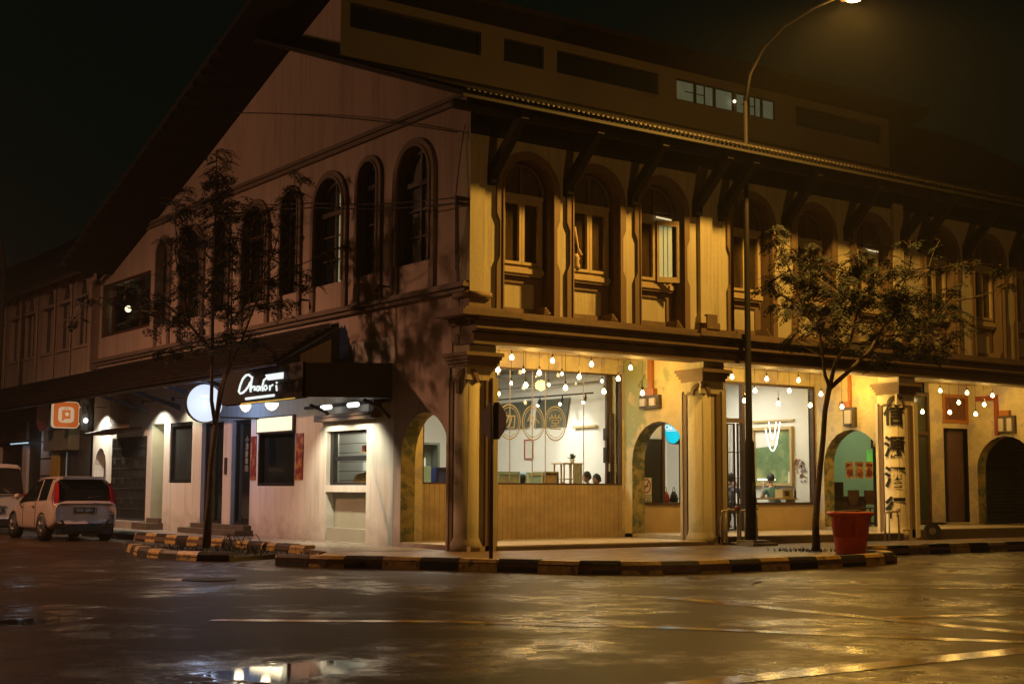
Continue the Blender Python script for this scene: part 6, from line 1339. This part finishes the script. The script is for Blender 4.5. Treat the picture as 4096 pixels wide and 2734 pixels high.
    for sg in (-1, 1): Hd.ball(hc+Hm @ V((sg*.076, -.005, -.01)), .02, 8, sx=.5, sz=1.4)
    Hd.build('head', M['skin'], root)
    Fc = MB()
    for sg in (-1, 1): Fc.ball(hc+Hm @ V((sg*.031, .083, .012)), .010, 8, sy=.5, sz=.6); Fc.tube([hc+Hm @ V((sg*.018, .088, .034)), hc+Hm @ V((sg*.046, .080, .034))], .004, 5)
    Fc.tube([hc+Hm @ V((-.022, .086, -.055)), hc+Hm @ V((0, .092, -.056)), hc+Hm @ V((.022, .086, -.055))], .005, 5); Fc.build('face_features', M['hair'], root)
    Hr = MB(); vs = []; rnd = random.Random(hash(label) % 99)
    for i in range(9):
        for k in range(20):
            th = PI*.62*i/8; ph = 2*PI*k/20; front = max(0, math.sin(ph)); t2 = th*(1-.42*front)+(.25*hairlong if front < .3 else 0)*i/8
            q = V((math.sin(t2)*math.cos(ph)*.088, math.sin(t2)*math.sin(ph)*.104-.008, math.cos(t2)*.13+.006)); q *= 1+rnd.uniform(-.02, .035); vs.append(hc+Hm @ q)
    Hr.add(vs, [(i*20+k, i*20+(k+1) % 20, (i+1)*20+(k+1) % 20, (i+1)*20+k) for i in range(8) for k in range(20)], 0, True); Hr.build('hair', M['hair'], root)
    # shirt and trousers follow the body
    def sub(keys, edges, radii, nm, m):
        ks = list(keys); skinmesh(nm, [W[k] if isinstance(k, str) else Rm @ V(k) for k in ks], [(ks.index(a), ks.index(b)) for a, b in edges], radii, m, root)
    ml = tuple(V(J['shl']).lerp(V(J['ell']), .62)); mr_ = tuple(V(J['shr']).lerp(V(J['elr']), .62)); nb_ = tuple(V(J['nk'])-V((0, 0, .02)))
    sub(['sp', 'pel', 'ch', nb_, 'shl', 'shr', ml, mr_], [('pel', 'sp'), ('sp', 'ch'), ('ch', nb_), ('ch', 'shl'), ('ch', 'shr'), ('shl', ml), ('shr', mr_)], [.135, .145, .145, .062, .075, .075, .06, .06], 'shirt', M[shirt])
    al = tuple(V(J['knl']).lerp(V(J['anl']), .85)); ar = tuple(V(J['knr']).lerp(V(J['anr']), .85))
    sub(['pel', 'hpl', 'hpr', 'knl', 'knr', al, ar], [('pel', 'hpl'), ('pel', 'hpr'), ('hpl', 'knl'), ('hpr', 'knr'), ('knl', al), ('knr', ar)], [.14, .095, .095, .07, .07, .05, .05], 'trousers', M['trouser'])
    # the stool it sits on
    return root
def stool(x, y, z0, zs, lab):
    r = empty('stool', (x, y, z0), lab, 'stool', 'stools inside the cafes'); s = MB(); s.lathe((x, y, zs-.05), [(.16, 0), (.17, .02), (.16, .05)], 16); s.build('seat', M['darkwood'], r)
    for k in range(4): a = PI/4+k*PI/2; s = MB(); s.tube([(x+.1*math.cos(a), y+.1*math.sin(a), zs-.04), (x+.17*math.cos(a), y+.17*math.sin(a), z0)], .014, 6); s.build('leg', M['darkwood'], r)
def seat_person(px, py, ydepth, z0, *a, **k):
    """head centre surveyed at px,py on depth ydepth"""
    p = at(px, py, 'y', ydepth); zs = p.z-.75-.06
    stool(p.x, p.y, z0, zs+.0, {'shirtwhite': 'dark stool under a cafe worker', 'shirtteal': 'dark stool under the customer in the teal shirt', 'shirtdark': 'dark stool under the customer in the dark green shirt', 'shirtblue': 'dark stool under the customer in the blue patterned shirt'}[a[2]]+(' with bushier hair' if px == 2387 else ' with a flatter fringe' if px == 2423 else ''))
    return person((p.x, p.y, zs), *a, **k)
seat_person(2387, 1898, 3.2, .24, 1.2, 'person in a white shirt with bushy black hair, bowed low behind the cafe window', 'shirtwhite', lean=.16)
seat_person(2421, 1908, 3.0, .24, 1.5, 'person in white with short black hair, half hidden beside the black machine', 'shirtwhite', lean=.16)
seat_person(3094, 1905, 3.35, .32, math.radians(-10), 'person in a teal shirt seen from behind at the middle cafe table', 'shirtteal', lean=.05, armup=(1, 0))
seat_person(3112, 1888, 3.95, .32, math.radians(150), 'person in a dark green shirt facing the street behind the one in teal', 'shirtdark', lean=.1)
seat_person(2914, 1902, 3.3, .32, math.radians(-60), 'person in a blue patterned shirt sitting by the open lattice door', 'shirtblue', lean=.12, armup=(0, 1), hairlong=1.)

# ------------------------------------------------------------------ thin haze added to stand in for lens glow round the lamps
s = MB(); s.box(-55, 75, -45, 70, -1, 26)
hz = s.build('haze', mk('glow_haze', (1, 1, 1)), None, kind='stuff')
m = hz.data.materials[0]; nt = m.node_tree; nt.nodes.remove(nt.nodes['Principled BSDF']); pv = nt.nodes.new('ShaderNodeVolumePrincipled')
pv.inputs['Color'].default_value = (.95, .93, .88, 1); pv.inputs['Density'].default_value = .0008; pv.inputs['Anisotropy'].default_value = 0
nt.links.new(pv.outputs[0], nt.nodes['Material Output'].inputs['Volume'])
